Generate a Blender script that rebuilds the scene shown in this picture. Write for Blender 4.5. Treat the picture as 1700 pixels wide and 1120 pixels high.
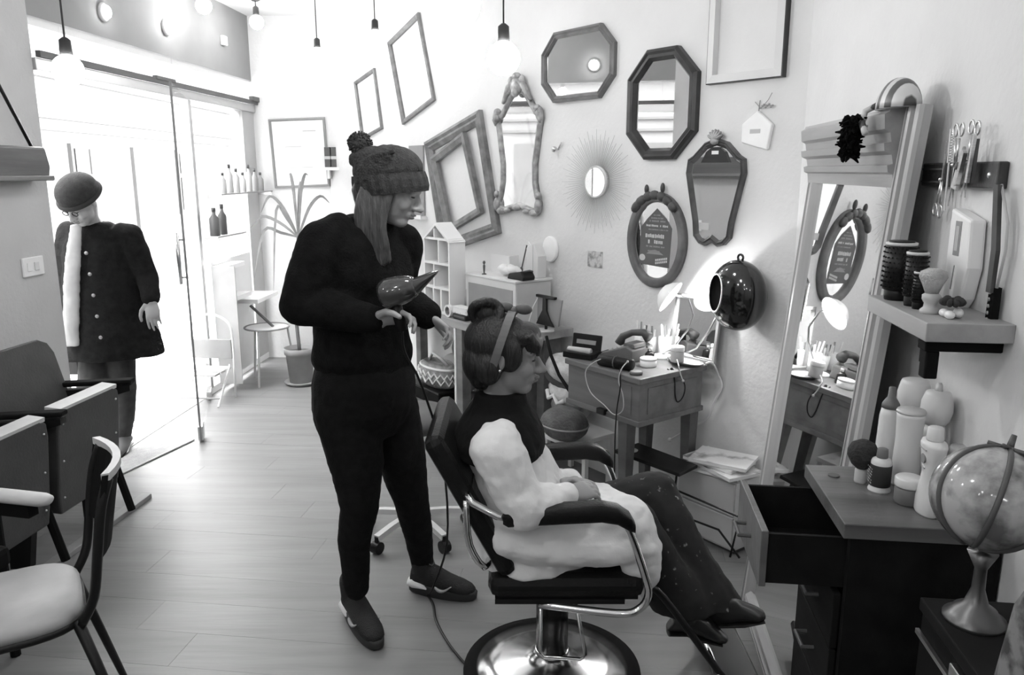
import bpy, bmesh, math, random
from mathutils import Vector, Matrix, Euler
random.seed(7)
PI = math.pi
scene = bpy.context.scene
for o in list(bpy.data.objects): bpy.data.objects.remove(o)
COL = scene.collection

# ------------------------------------------------------------------ camera, world, lights, exposure
FPX, PITCH, CH = 1300.0, math.radians(12), 1.60
cam = bpy.data.cameras.new('camera'); cam_o = bpy.data.objects.new('camera', cam); COL.objects.link(cam_o)
cam.sensor_width = 36.0; cam.lens = 36.0*FPX/1700.0; cam.clip_start = .05; cam.clip_end = 200
cam_o.location = (0, 0, CH); cam_o.rotation_euler = (PI/2-PITCH, 0, 0)
scene.camera = cam_o
scene.view_settings.view_transform = 'Standard'; scene.view_settings.look = 'None'
scene.view_settings.gamma = 1.0; scene.view_settings.use_curve_mapping = False
scene.view_settings.exposure = 1.45
W = bpy.data.worlds.new('overcast_sky'); scene.world = W; W.use_nodes = True
wn = W.node_tree.nodes; bg = wn['Background']; bg.inputs[0].default_value = (1, 1, 1, 1); bg.inputs[1].default_value = 7.0

# ------------------------------------------------------------------ geometry of the room
def vec(*a): return Vector(a)
nM, DM = (math.cos(math.radians(37)), math.sin(math.radians(37))), 2.80      # long mirror wall, running away to the left
nR, DR = (math.cos(math.radians(7)), -math.sin(math.radians(7))), .744       # right wall beside the dresser
aS = math.atan(.053)
nS, DS = (-math.cos(aS), math.sin(aS)), 2.49*math.cos(aS)                    # street front
nB = (math.sin(aS), math.cos(aS)); DB = nB[0]*-1.52+nB[1]*6.67               # narrow end wall
def wr(n): return Vector((n[1], -n[0], 0))                                   # right-hand direction on a wall
def wp(n, D, s, z, off=0): return Vector((n[0]*(D-off), n[1]*(D-off), 0)) + wr(n)*s + Vector((0, 0, z))
def wrot(n): return math.atan2(-n[0], n[1])
def meet(n1, d1, n2, d2):
    k = n1[0]*n2[1]-n1[1]*n2[0]
    return Vector(((d1*n2[1]-d2*n1[1])/k, (n1[0]*d2-n2[0]*d1)/k, 0))
CA = meet(nS, DS, nB, DB); CB = meet(nB, DB, nM, DM); CC = meet(nM, DM, nR, DR)
CD = Vector((.75+.123*-2.6, -2.6, 0)); CE = Vector((-2.49+.053*-2.6, -2.6, 0))
CEIL = 2.82
def ray(u, v):
    a = (u-850)/FPX; b = (560-v)/FPX
    return Vector((a, math.cos(PITCH)+b*math.sin(PITCH), -math.sin(PITCH)+b*math.cos(PITCH)))
def atz(u, v, z=0.0): d = ray(u, v); return Vector((0, 0, CH)) + d*((z-CH)/d.z)
def at(u, v, Y): d = ray(u, v); return Vector((0, 0, CH)) + d*(Y/d.y)

# ------------------------------------------------------------------ mesh helpers
class MB:
    def __init__(s): s.v = []; s.f = []
    def add(s, vs, fs):
        k = len(s.v); s.v += [Vector(a) for a in vs]; s.f += [tuple(i+k for i in f) for f in fs]; return s
    def box(s, c, d, R=None):
        x, y, z = d[0]/2, d[1]/2, d[2]/2
        p = [Vector(q) for q in ((-x,-y,-z),(x,-y,-z),(x,y,-z),(-x,y,-z),(-x,-y,z),(x,-y,z),(x,y,z),(-x,y,z))]
        if R is not None: p = [R @ q for q in p]
        c = Vector(c)
        return s.add([q+c for q in p], [(0,3,2,1),(4,5,6,7),(0,1,5,4),(1,2,6,5),(2,3,7,6),(3,0,4,7)])
    def bb(s, x0, x1, y0, y1, z0, z1): return s.box(((x0+x1)/2,(y0+y1)/2,(z0+z1)/2), (abs(x1-x0),abs(y1-y0),abs(z1-z0)))
    def hexa(s, p): return s.add(p, [(0,3,2,1),(4,5,6,7),(0,1,5,4),(1,2,6,5),(2,3,7,6),(3,0,4,7)])
    def rings(s, R, cap=True, closed=False):
        n = len(R[0]); k = len(s.v)
        for r in R: s.v += [Vector(a) for a in r]
        m = len(R)
        for i in range(m if closed else m-1):
            a, b = k+i*n, k+((i+1) % m)*n
            for j in range(n):
                j2 = (j+1) % n; s.f.append((a+j, a+j2, b+j2, b+j))
        if cap and not closed:
            s.f.append(tuple(k+j for j in reversed(range(n)))); s.f.append(tuple(k+(m-1)*n+j for j in range(n)))
        return s
    def tube(s, pts, r, n=8, closed=False, sq=None):
        pts = [Vector(p) for p in pts]; m = len(pts); R = []
        rs = r if isinstance(r, (list, tuple)) else [r]*m
        ref = None
        for i, p in enumerate(pts):
            if closed: t = pts[(i+1) % m]-pts[i-1]
            else: t = pts[min(i+1, m-1)]-pts[max(i-1, 0)]
            t.normalize()
            if ref is None: ref = Vector((0,0,1)) if abs(t.z) < .9 else Vector((1,0,0))
            u = ref-t*ref.dot(t)
            if u.length < 1e-4: u = t.orthogonal()
            u.normalize(); w = t.cross(u); ref = u
            if sq: q = [(sq[0],sq[1]),(-sq[0],sq[1]),(-sq[0],-sq[1]),(sq[0],-sq[1])]; R.append([p+w*a+u*b for a, b in q])
            else: R.append([p+(w*math.cos(2*PI*j/n)+u*math.sin(2*PI*j/n))*rs[i] for j in range(n)])
        return s.rings(R, True, closed)
    def lathe(s, prof, n=24, o=(0,0,0), M=None, cap=True):
        o = Vector(o); R = []
        for r, z in prof:
            ring = [Vector((r*math.cos(2*PI*j/n), r*math.sin(2*PI*j/n), z)) for j in range(n)]
            if M is not None: ring = [M @ q for q in ring]
            R.append([q+o for q in ring])
        return s.rings(R, cap)
    def ell(s, c, r, R=None, nu=16, nv=10):
        if not isinstance(r, (list, tuple, Vector)): r = (r, r, r)
        Q = []
        for i in range(nv+1):
            th = PI*(i+.02 if i == 0 else (i-.02 if i == nv else i))/nv
            ring = [Vector((r[0]*math.sin(th)*math.cos(2*PI*j/nu), r[1]*math.sin(th)*math.sin(2*PI*j/nu), -r[2]*math.cos(th))) for j in range(nu)]
            if R is not None: ring = [R @ q for q in ring]
            Q.append([q+Vector(c) for q in ring])
        return s.rings(Q)
    def prism(s, poly, y0, y1):          # polygon given in local x,z, extruded along y
        n = len(poly)
        vs = [(x, y0, z) for x, z in poly]+[(x, y1, z) for x, z in poly]
        fs = [tuple(range(n)), tuple(reversed(range(n, 2*n)))]+[(i, n+i, n+(i+1) % n, (i+1) % n) for i in range(n)]
        return s.add(vs, fs)
    def slab(s, poly, z0, z1):           # polygon in x,y extruded along z
        n = len(poly)
        vs = [(p[0], p[1], z0) for p in poly]+[(p[0], p[1], z1) for p in poly]
        return s.add(vs, [tuple(reversed(range(n))), tuple(range(n, 2*n))]+[(i, (i+1) % n, n+(i+1) % n, n+i) for i in range(n)])
    def frame(s, loop, prof):            # mitred moulding: closed loop in x,z (counter-clockwise), profile (inset, out) -> y=-out
        n = len(loop); L = [Vector((p[0], p[1])) for p in loop]; R = []
        for i in range(n):
            a, b, c = L[i-1], L[i], L[(i+1) % n]
            d1 = (b-a).normalized(); d2 = (c-b).normalized()
            n1 = Vector((-d1.y, d1.x)); n2 = Vector((-d2.y, d2.x)); m = n1+n2
            m = m/max(m.dot(n1), .25) if m.length > 1e-5 else n1
            R.append([Vector((b.x+m.x*k, -o, b.y+m.y*k)) for k, o in prof])
        return s.rings(R, False, True)
    def chain(s, jr, n=14):              # tapered limb: spheres joined by cones
        for p, r in jr: s.ell(p, r, None, n, 9)
        for (p, r), (q, t) in zip(jr, jr[1:]):
            if (Vector(q)-Vector(p)).length > 1e-4: s.tube([p, q], [r, t], n)
        return s
    def loft(s, secs, n=28):             # secs: (centre, lateral vector, depth vector)
        R = []
        for c, a, b in secs: R.append([Vector(c)+a*math.cos(2*PI*j/n)+b*math.sin(2*PI*j/n) for j in range(n)])
        return s.rings(R)

def mesh_of(name, mb, mat, smooth):
    me = bpy.data.meshes.new(name); me.from_pydata([tuple(v) for v in mb.v], [], mb.f); me.update()
    bm = bmesh.new(); bm.from_mesh(me); bmesh.ops.recalc_face_normals(bm, faces=bm.faces); bm.to_mesh(me); bm.free()
    if smooth:
        for p in me.polygons: p.use_smooth = True
    for m in (mat if isinstance(mat, (list, tuple)) else [mat]): me.materials.append(m)
    return me
def obj(name, mb, mat, parent=None, smooth=False, bevel=0, w=False, auto=False):
    if w and parent is not None:
        inv = parent.matrix_basis.inverted(); mb.v = [inv @ v for v in mb.v]
    me = mesh_of(name, mb, mat, smooth or auto)
    if auto:
        try: me.set_sharp_from_angle(angle=math.radians(38))
        except Exception: pass
    o = bpy.data.objects.new(name, me); COL.objects.link(o)
    if parent is not None: o.parent = parent
    if bevel:
        b = o.modifiers.new('bevel', 'BEVEL'); b.width = bevel; b.segments = 2; b.limit_method = 'ANGLE'; b.angle_limit = math.radians(40)
    return o
def tag(o, label=None, cat=None, group=None, kind=None):
    if label: o['label'] = label
    if cat: o['category'] = cat
    if group: o['group'] = group
    if kind: o['kind'] = kind
    return o
def thing(name, label, cat, loc=(0,0,0), rotz=0, group=None, rot=None):
    o = bpy.data.objects.new(name, None); COL.objects.link(o); o.empty_display_size = .05
    o.location = loc; o.rotation_euler = rot if rot else (0, 0, rotz)
    o.matrix_basis = Matrix.Translation(Vector(loc)) @ (Euler(rot) if rot else Euler((0,0,rotz))).to_matrix().to_4x4()
    return tag(o, label, cat, group)
def struct(name, mb, mat, parent=None, **k):
    o = obj(name, mb, mat, parent, **k)
    if parent is None: o['kind'] = 'structure'
    return o
def sroot(name):
    o = bpy.data.objects.new(name, None); COL.objects.link(o); o['kind'] = 'structure'; return o
def kid(name, me, parent, loc=(0,0,0), rot=(0,0,0), scale=(1,1,1)):   # a piece sharing mesh data
    o = bpy.data.objects.new(name, me); COL.objects.link(o); o.parent = parent; o.location = loc; o.rotation_euler = rot; o.scale = scale; return o
def hung(name, label, cat, n, D, s, z, tilt=0, group=None):          # thing on a wall: local x right, -y into the room, z up
    Rz = Matrix.Rotation(wrot(n), 4, 'Z') @ Matrix.Rotation(tilt, 4, 'Y')
    o = thing(name, label, cat, wp(n, D, s, z), 0, group)
    o.matrix_basis = Matrix.Translation(wp(n, D, s, z)) @ Rz
    return o

# ------------------------------------------------------------------ procedural materials (black and white film: all grey)
MATS = {}
def mat(name, g, rough=.6, metal=0, var=.0, scale=8, bump=0, bscale=60, stretch=None, coat=0, emit=0, spec=.5):
    if name in MATS: return MATS[name]
    m = bpy.data.materials.new(name); m.use_nodes = True; N = m.node_tree.nodes; L = m.node_tree.links
    b = N['Principled BSDF']; b.inputs['Roughness'].default_value = rough; b.inputs['Metallic'].default_value = metal
    b.inputs['Specular IOR Level'].default_value = spec
    if coat: b.inputs['Coat Weight'].default_value = coat; b.inputs['Coat Roughness'].default_value = .08
    b.inputs['Base Color'].default_value = (g, g, g, 1)
    tc = N.new('ShaderNodeTexCoord'); mp = N.new('ShaderNodeMapping'); L.new(tc.outputs['Object'], mp.inputs[0])
    if stretch: mp.inputs['Scale'].default_value = stretch
    if var or not bump:
        nz = N.new('ShaderNodeTexNoise'); nz.inputs['Scale'].default_value = scale; nz.inputs['Detail'].default_value = 5
        cr = N.new('ShaderNodeValToRGB'); vv = max(var, .03)
        lo, hi = g*(1-vv), min(1, g*(1+vv))
        cr.color_ramp.elements[0].position = .3; cr.color_ramp.elements[1].position = .7
        cr.color_ramp.elements[0].color = (lo, lo, lo, 1); cr.color_ramp.elements[1].color = (hi, hi, hi, 1)
        L.new(mp.outputs[0], nz.inputs['Vector']); L.new(nz.outputs[0], cr.inputs[0]); L.new(cr.outputs[0], b.inputs['Base Color'])
    if bump:
        n2 = N.new('ShaderNodeTexNoise'); n2.inputs['Scale'].default_value = bscale; n2.inputs['Detail'].default_value = 4
        bp = N.new('ShaderNodeBump'); bp.inputs['Strength'].default_value = bump; bp.inputs['Distance'].default_value = .01
        L.new(mp.outputs[0], n2.inputs['Vector']); L.new(n2.outputs[0], bp.inputs['Height']); L.new(bp.outputs[0], b.inputs['Normal'])
    if emit: b.inputs['Emission Color'].default_value = (1,1,1,1); b.inputs['Emission Strength'].default_value = emit
    MATS[name] = m; return m
def wood(name, g, var=.35, rough=.5, axis=0, scale=14):
    st = [6, 6, 6]; st[axis] = .6
    return mat(name, g, rough, 0, var, scale/6, .12, 8, stretch=tuple(st))
def glassmat(name, fac=.07):
    m = bpy.data.materials.new(name); m.use_nodes = True; N = m.node_tree.nodes; L = m.node_tree.links
    N.remove(N['Principled BSDF']); o = N['Material Output']
    t = N.new('ShaderNodeBsdfTransparent'); g = N.new('ShaderNodeBsdfGlossy'); g.inputs['Roughness'].default_value = .01
    x = N.new('ShaderNodeMixShader'); x.inputs[0].default_value = fac
    t.inputs[0].default_value = (.95,.95,.95,1)
    L.new(t.outputs[0], x.inputs[1]); L.new(g.outputs[0], x.inputs[2]); L.new(x.outputs[0], o.inputs[0])
    MATS[name] = m; return m
def brush_mat(name, base, dark, scale, rough=.6, kind='wave', thr=.5, stretch=(1,1,1), rot=(0,0,0), bump=.0):
    """two-tone pattern on a fabric or print (waves, spots, veins)"""
    m = bpy.data.materials.new(name); m.use_nodes = True; N = m.node_tree.nodes; L = m.node_tree.links; b = N['Principled BSDF']
    b.inputs['Roughness'].default_value = rough
    tc = N.new('ShaderNodeTexCoord'); mp = N.new('ShaderNodeMapping'); mp.inputs['Scale'].default_value = stretch; mp.inputs['Rotation'].default_value = rot
    L.new(tc.outputs['Object'], mp.inputs[0])
    if kind == 'wave': t = N.new('ShaderNodeTexWave'); t.inputs['Scale'].default_value = scale; t.inputs['Distortion'].default_value = 1.5; out = t.outputs['Fac']
    elif kind == 'voronoi': t = N.new('ShaderNodeTexVoronoi'); t.inputs['Scale'].default_value = scale; out = t.outputs['Distance']
    else: t = N.new('ShaderNodeTexNoise'); t.inputs['Scale'].default_value = scale; t.inputs['Detail'].default_value = 6; out = t.outputs['Fac']
    L.new(mp.outputs[0], t.inputs['Vector'])
    cr = N.new('ShaderNodeValToRGB'); cr.color_ramp.elements[0].position = max(0, thr-.08); cr.color_ramp.elements[1].position = min(1, thr+.08)
    cr.color_ramp.elements[0].color = (dark,)*3+(1,); cr.color_ramp.elements[1].color = (base,)*3+(1,)
    L.new(out, cr.inputs[0]); L.new(cr.outputs[0], b.inputs['Base Color'])
    if bump:
        bp = N.new('ShaderNodeBump'); bp.inputs['Strength'].default_value = bump; bp.inputs['Distance'].default_value = .004
        L.new(out, bp.inputs['Height']); L.new(bp.outputs[0], b.inputs['Normal'])
    MATS[name] = m; return m

PLASTER = mat('white_plaster', .74, .85, 0, .04, 3, .25, 45)
PLASTER2 = mat('grey_white_plaster', .52, .85, 0, .05, 3, .25, 45)
CEILM = mat('ceiling_white', .85, .9, 0, .03, 2)
FASCIA = mat('fascia_grey', .26, .7, 0, .08, 3)
PLANK = [wood('plank_oak_%d' % i, g, .12, .42, 0) for i, g in enumerate((.20, .21, .22))]
WHITE = mat('white_paint', .82, .45, 0, .03, 6)
OFFW = mat('off_white', .68, .5, 0, .05, 6)
LGREY = mat('light_grey', .5, .5, 0, .06, 8)
GREY = mat('mid_grey', .28, .55, 0, .08, 8)
DGREY = mat('dark_grey', .09, .55, 0, .1, 8)
BLACK = mat('black_plastic', .009, .4, 0, .1, 8, spec=.3)
MBLACK = mat('matte_black', .006, .8, 0, .1, 8, spec=.15)
LEATHER = mat('black_leather', .008, .42, 0, .15, 20, .2, 120, spec=.22)
CHROME = mat('chrome', .75, .12, 1)
STEEL = mat('brushed_steel', .6, .28, 1, .15, 30, stretch=(1, 1, 20))
DISC = mat('polished_base', .72, .2, 1, .2, 4)
MIRROR = mat('mirror_glass', .93, .015, 1, .01, 2)
GLASS = glassmat('clear_glass')
ALU = mat('aluminium', .55, .35, 1)
WOODD = wood('dark_wood', .10, .3, .45)
WOODM = wood('mid_wood', .15, .3, .5)
WOODL = wood('light_wood', .33, .2, .5)
WOODZ = wood('vertical_wood', .24, .35, .45, 2)
GOLD = mat('aged_gilt', .33, .42, .35, .45, 25, .4, 60)
CLOTH_B = mat('black_knit', .009, .95, 0, .3, 30, .5, 160, spec=.1)
# ================================================================== SETTING
ROOM = [(CE.x, CE.y), (CD.x, CD.y), (CC.x, CC.y), (CB.x, CB.y), (CA.x, CA.y)]      # counter-clockwise
def clip(poly, x0, y0, x1, y1):       # keep the part left of the edge
    out = []
    def side(p): return (x1-x0)*(p[1]-y0)-(y1-y0)*(p[0]-x0)
    for i in range(len(poly)):
        a, b = poly[i-1], poly[i]; sa, sb = side(a), side(b)
        if (sa >= 0) != (sb >= 0):
            t = sa/(sa-sb); out.append((a[0]+(b[0]-a[0])*t, a[1]+(b[1]-a[1])*t))
        if sb >= 0: out.append(b)
    return out
floor = struct('floor', MB().slab(ROOM, -.08, -.008), DGREY)
PA = math.radians(-7); pdx = (math.cos(PA), math.sin(PA)); pdy = (-math.sin(PA), math.cos(PA))
PWID, PLEN = .19, 1.28
row = 0; y = 1.2
while y < 7.2:
    off = (.0, .55, .2, .85, .4, 1.05)[row % 6]; x = -4.2-off
    while x < 2.6:
        q = [(x+.0005, y+.0005), (x+PLEN-.0005, y+.0005), (x+PLEN-.0005, y+PWID-.0005), (x+.0005, y+PWID-.0005)]
        q = [(a*pdx[0]+b*pdy[0], a*pdx[1]+b*pdy[1]) for a, b in q]
        for i in range(5):
            if len(q) < 3: break
            q = clip(q, *ROOM[i], *ROOM[(i+1) % 5])
        if len(q) >= 3 and max(p[1] for p in q) > 1.25:
            obj('plank', MB().slab(q, -.008, random.uniform(-.0006, 0)), random.choice(PLANK), floor)
        x += PLEN
    y += PWID; row += 1
ol = [(p[0]*1.0, p[1]) for p in ROOM]
struct('ceiling', MB().slab(ol, CEIL, CEIL+.1), CEILM)
def wallbox(name, a, b, n, z0, z1, m, th=.12, parent=None):
    o = Vector((n[0], n[1], 0))*th; a = Vector((a.x, a.y, 0)); b = Vector((b.x, b.y, 0)); Z = Vector((0,0,1))
    mb = MB().hexa([a+Z*z0, b+Z*z0, b+o+Z*z0, a+o+Z*z0, a+Z*z1, b+Z*z1, b+o+Z*z1, a+o+Z*z1])
    return struct(name, mb, m, parent)
wallbox('wall_mirror_side', CB, CC, nM, -.08, CEIL+.1, PLASTER)
wallbox('wall_right', CC, CD, nR, -.08, CEIL+.1, PLASTER)
wallbox('wall_end', CA, CB, nB, -.08, CEIL+.1, PLASTER)
wallbox('wall_rear', CD, CE, (0, -1), -.08, CEIL+.1, PLASTER)
S = lambda s, z=0, off=0: wp(nS, DS, s, z, off)
S0, S1, SD = 3.79, 6.70, 5.40                       # window opening, door pivot (along the street front)
wallbox('wall_left', CE, S(S0), nS, -.08, CEIL+.1, PLASTER2, .16)
wallbox('wall_above_window', S(S0), S(S1), nS, 2.32, CEIL+.1, FASCIA, .16)
wallbox('wall_sill', S(SD), S(S1), nS, -.08, .05, WHITE, .10)
# threshold
struct('threshold', MB().hexa([S(S0,-.08), S(SD,-.08), S(SD,-.08,-.2), S(S0,-.08,-.2), S(S0,.004), S(SD,.004), S(SD,.004,-.2), S(S0,.004,-.2)]), LGREY)
# fixed shop window
RS = wrot(nS)
win = sroot('window_1'); win.location = S(0, 0); win.rotation_euler = (0, 0, RS)
obj('transom_bar', MB().bb(S0, S1, -.02, .06, 2.07, 2.13), ALU, win, bevel=.004)
obj('transom_track', MB().bb(S0, S1, -.045, -.02, 2.13, 2.16), DGREY, win)
obj('window_frame', MB().bb(SD-.02, SD+.02, -.01, .05, .05, 2.07), ALU, win)
obj('window_frame', MB().bb(S1-.05, S1, -.01, .05, 2.13, 2.32), WHITE, win)
obj('pane', MB().bb(SD+.02, 6.05, .015, .025, .05, 2.07), GLASS, win)
obj('pane', MB().bb(6.055, 6.34, .015, .025, .05, 2.07), GLASS, win)
obj('pane', MB().bb(S0, 5.25, .015, .025, 2.13, 2.32), GLASS, win)
obj('pane', MB().bb(5.255, S1-.05, .015, .025, 2.13, 2.32), GLASS, win)
obj('track_clamp', MB().bb(6.45, 6.6, -.06, -.02, 2.15, 2.19), DGREY, win, bevel=.005)
obj('track_clamp', MB().bb(4.9, 5.15, -.05, -.02, 2.15, 2.175), DGREY, win, bevel=.005)
wallbox('trim_1', S(6.34), S(S1), nS, .05, 2.07, mat('pilaster_grey', .45, .7, 0, .06, 4), .10)
# glass door swung into the room
pv = S(SD-.03); fe = Vector((-1.87, 4.48, 0)); dd = (fe-pv); dl = dd.length
door = sroot('door_1'); door.location = pv; door.rotation_euler = (0, 0, math.atan2(dd.y, dd.x))
obj('pane', MB().bb(0, dl, -.005, .005, .012, 2.08), GLASS, door)
obj('door_edge', MB().bb(dl-.004, dl, -.006, .006, .012, 2.08), GREY, door)
obj('patch_fitting', MB().bb(dl-.11, dl-.005, -.016, .016, .012, .10), STEEL, door, bevel=.004)
obj('patch_fitting', MB().bb(0, .16, -.016, .016, .012, .07), STEEL, door, bevel=.004)
hb = MB().tube([(dl-.10, -.045, .95), (dl-.10, -.045, 1.25)], .012, 10)
hb.tube([(dl-.10, -.05, .99), (dl-.10, .0, .99)], .007, 8).tube([(dl-.10, -.05, 1.21), (dl-.10, .0, 1.21)], .007, 8)
obj('door_handle', hb, STEEL, door, smooth=True)
# small white sensor on the fascia
ths = hung('alarm_sensor', 'small square white alarm sensor on the grey panel above the shop window', 'sensor', nS, DS, 6.05, 2.55)
obj('case', MB().bb(-.035, .035, -.03, 0, -.035, .035), WHITE, ths, bevel=.006); obj('lens', MB().ell((0,-.03,-.01), (.015,.006,.01)), LGREY, ths, smooth=True)

# ---------------------------------------------------------------- the street outside
STONE = mat('pale_stone', .5, .8, 0, .08, 2)
struct('pavement', MB().slab([(-2.75, -6), (-2.75+.053*30, 30), (-5.6, 30), (-5.6, -6)][::-1], -.2, -.06), STONE)
bl = thing('street_building', 'pale low building with string courses and dark windows across the lane', 'building', (-5.6, 16, -.06), PI/2)
FACADE = mat('facade_render', .11, .85, 0, .12, 1.5)
obj('wall', MB().bb(-20, 16, 0, .4, 0, 4.0), FACADE, bl)
DARKWIN = mat('dark_window', .008, .4, 0, .2, 2); SHUT = mat('shutter_grey', .05, .6, 0, .1, 4); LEDGE = mat('ledge_grey', .06, .8, 0, .1, 4)
for z, h, d in ((2.14, .03, .05), (2.28, .03, .05), (2.75, .12, .10), (3.9, .16, .14)):
    obj('string_course', MB().bb(-20, 16, -d, 0, z, z+h), LEDGE if h < .05 else FACADE, bl)
for k in range(9):
    x = -14.9+3.2*k
    f = obj('window', MB().bb(x-.56, x+.56, -.05, 0, .95, 2.0), SHUT, bl)
    for x0_, x1_ in ((-.5, -.22), (-.14, .5)):
        for z0, z1 in ((1.02, 1.55), (1.62, 1.94)): obj('pane', MB().bb(x+x0_, x+x1_, -.065, -.05, z0, z1), DARKWIN if x0_ < -.3 else LEDGE, f)
    if k % 2: obj('doorway', MB().bb(x+1.1, x+1.9, -.05, 0, 0, 2.0), LEDGE, bl)

# ---------------------------------------------------------------- lamps
GLOW = mat('lit_bulb', 1, .3, 0, 0, 4, emit=26); CORD = mat('black_cord', .02, .6); SOCK = mat('socket_black', .03, .4)
def pendant(p, r, label, em=None):
    t = thing('pendant_lamp', label, 'lamp', (p.x, p.y, CEIL), 0, 'bare globe pendants')
    d = p.z-CEIL
    obj('ceiling_rose', MB().lathe([(.05, 0), (.05, -.012), (.02, -.03)], 20), SOCK, t, smooth=True)
    obj('cord', MB().tube([(0,0,-.02), (0,0,d+r+.05)], .0035, 6), CORD, t)
    obj('socket', MB().lathe([(.008, d+r+.06), (.020, d+r+.05), (.022, d+r+.01), (.024, d+r*.86)], 16), SOCK, t, smooth=True)
    obj('bulb', MB().ell((0,0,d), r, None, 20, 14), GLOW, t, smooth=True)
pendant(at(113, 117, 3.0), .055, 'round glowing pendant globe in front of the shop window, beside the grey left wall')
pendant(at(836, 97, 3.0), .06, 'large glowing pendant globe hanging beside the octagonal mirror with the wide glass')
pendant(at(527, 90, 5.6), .045, 'small distant pendant bulb hanging above the framed print on the end wall')
pendant(at(623, 62, 5.0), .045, 'small distant pendant bulb hanging beside the two thin empty frames')
pendant(at(756, 8, 2.2), .065, 'bright pendant globe cut by the top of the picture above the mirror wall')
pendant(at(735, 44, 4.0), .045, 'small pendant bulb hanging just beyond the tilted thin empty frame')
pendant(at(426, 37, 6.0), .05, 'small bulb close under the ceiling where street front meets end wall')
pendant(at(338, 10, 5.4), .05, 'small bulb close under the ceiling before the grey panel above the window')
for u, v, tx in ((170, 20, 'the pier end'), (274, 45, 'the middle')):
    P = at(u, v, 5); d = ray(u, v); tt = (DS-.0)/(d.x*nS[0]+d.y*nS[1]); Q = Vector((0,0,CH))+d*tt
    s_ = Q.x*nS[1]-Q.y*nS[0]
    t = hung('spot_lamp', 'small round lit spot on the grey panel above the window, towards '+tx, 'lamp', nS, DS, s_, Q.z)
    obj('ring', MB().lathe([(.05, 0), (.05, .012), (.04, .02)], 20, M=Matrix.Rotation(PI/2, 3, 'X')), WHITE, t, smooth=True)
    obj('bulb', MB().ell((0,-.025,0), (.034,.02,.034)), GLOW, t, smooth=True)
for x, y, tx in ((-.9, -.6, 'rear half'), (-.6, .9, 'middle'), (-1.8, 1.3, 'left side'), (-1.8, -.9, 'rear left corner'), (-.1, -1.6, 'rear wall')):      # unseen pendants added out of view to brighten the foreground and walls
    pendant(Vector((x, y, 2.35)), .06, 'unseen pendant globe added to brighten the '+tx+' of the salon, out of the picture')
# ================================================================== THINGS ON THE MIRROR WALL
def rect_loop(w, h): return [(-w/2,-h/2),(w/2,-h/2),(w/2,h/2),(-w/2,h/2)]
def ell_loop(a, b, n=48): return [(a*math.cos(2*PI*i/n), b*math.sin(2*PI*i/n)) for i in range(n)]
MW = lambda name, label, cat, s, z, tilt=0, group=None: hung(name, label, cat, nM, DM, s, z, tilt, group)
FR1 = mat('frame_pewter', .20, .45, .3, .25, 20); FR2 = mat('frame_dark', .035, .4, .1, .4, 12); FR3 = mat('frame_grey_wash', .20, .6, 0, .35, 16, .2, 60)
CARD = mat('white_card', .80, .7, 0, .03, 4)
# thin empty frames
t = MW('picture_border', 'narrow thin empty picture frame hanging highest towards the end wall', 'frame', -5.48, 2.08, math.radians(-12), 'empty picture frames on the wall')
obj('frame', MB().frame(rect_loop(.34, .44), [(0,0),(0,.018),(.012,.022),(.022,.014),(.022,0)]), FR1, t)
t = MW('picture_border', 'large thin empty picture frame hanging askew above the wide double frame', 'frame', -4.837, 2.264, math.radians(-17.5), 'empty picture frames on the wall')
obj('frame', MB().frame(rect_loop(.45, .59), [(0,0),(0,.02),(.012,.026),(.03,.014),(.03,0)]), FR1, t)
# wide washed frame with a smaller frame hung inside it
t = MW('picture_border', 'wide moulded grey washed frame hanging askew behind the dollhouse shelf', 'frame', -4.235, 1.51, math.radians(-15))
obj('outer_moulding', MB().frame(rect_loop(.67, .75), [(0,0),(0,.03),(.02,.04),(.035,.028),(.05,.034),(.075,.016),(.075,0)]), FR3, t)
t = MW('picture_border', 'smaller plain grey frame hung inside the wide washed frame', 'frame', -4.26, 1.517, math.radians(-21))
inner = MB().frame(rect_loop(.42, .52), [(0,.016),(0,.05),(.018,.055),(.045,.04),(.045,.016)]); obj('frame', inner, FR3, t)
t = MW('notice_board', 'plain grey board hanging beside the wide washed frame', 'board', -4.80, 1.535, 0)
obj('panel', MB().bb(-.09,.10,-.012,0,-.235,.235), GREY, t)
t = MW('picture_ledge', 'narrow white wall ledge under the plain grey board', 'ledge', -4.80, 1.285)
obj('ledge', MB().bb(-.17,.12,-.05,0,-.008,.008), WHITE, t); obj('lip', MB().bb(-.17,.12,-.054,-.05,-.008,.018), WHITE, t)
# octagonal mirrors
def oct_mirror(label, s, z, w, h, cw, ch, prof, m):
    t = MW('octagonal_mirror', label, 'mirror', s, z, 0, 'octagonal mirrors')
    lp = [(-w/2+cw,-h/2),(w/2-cw,-h/2),(w/2,-h/2+ch),(w/2,h/2-ch),(w/2-cw,h/2),(-w/2+cw,h/2),(-w/2,h/2-ch),(-w/2,-h/2+ch)]
    obj('frame', MB().frame(lp, prof), m, t)
    k = prof[-1][0]-.003; g = [(x*(1-2*k/w), y*(1-2*k/h)) for x, y in lp]
    obj('glass', MB().prism(g, -.010, -.004), MIRROR, t)
    obj('backing', MB().prism(g, -.004, 0), DGREY, t)
oct_mirror('octagonal mirror in a slim frame reflecting the bright shop window', -3.15, 2.13, .555, .352, .10, .10, [(0,0),(0,.022),(.010,.028),(.018,.02),(.028,.024),(.034,.012)], mat('frame_slim', .16, .4, .2, .3, 14))
oct_mirror('tall octagonal mirror in a broad dark wooden frame', -2.56, 1.897, .42, .49, .12, .12, [(0,0),(0,.028),(.014,.038),(.024,.03),(.038,.032),(.052,.012)], FR2)
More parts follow.
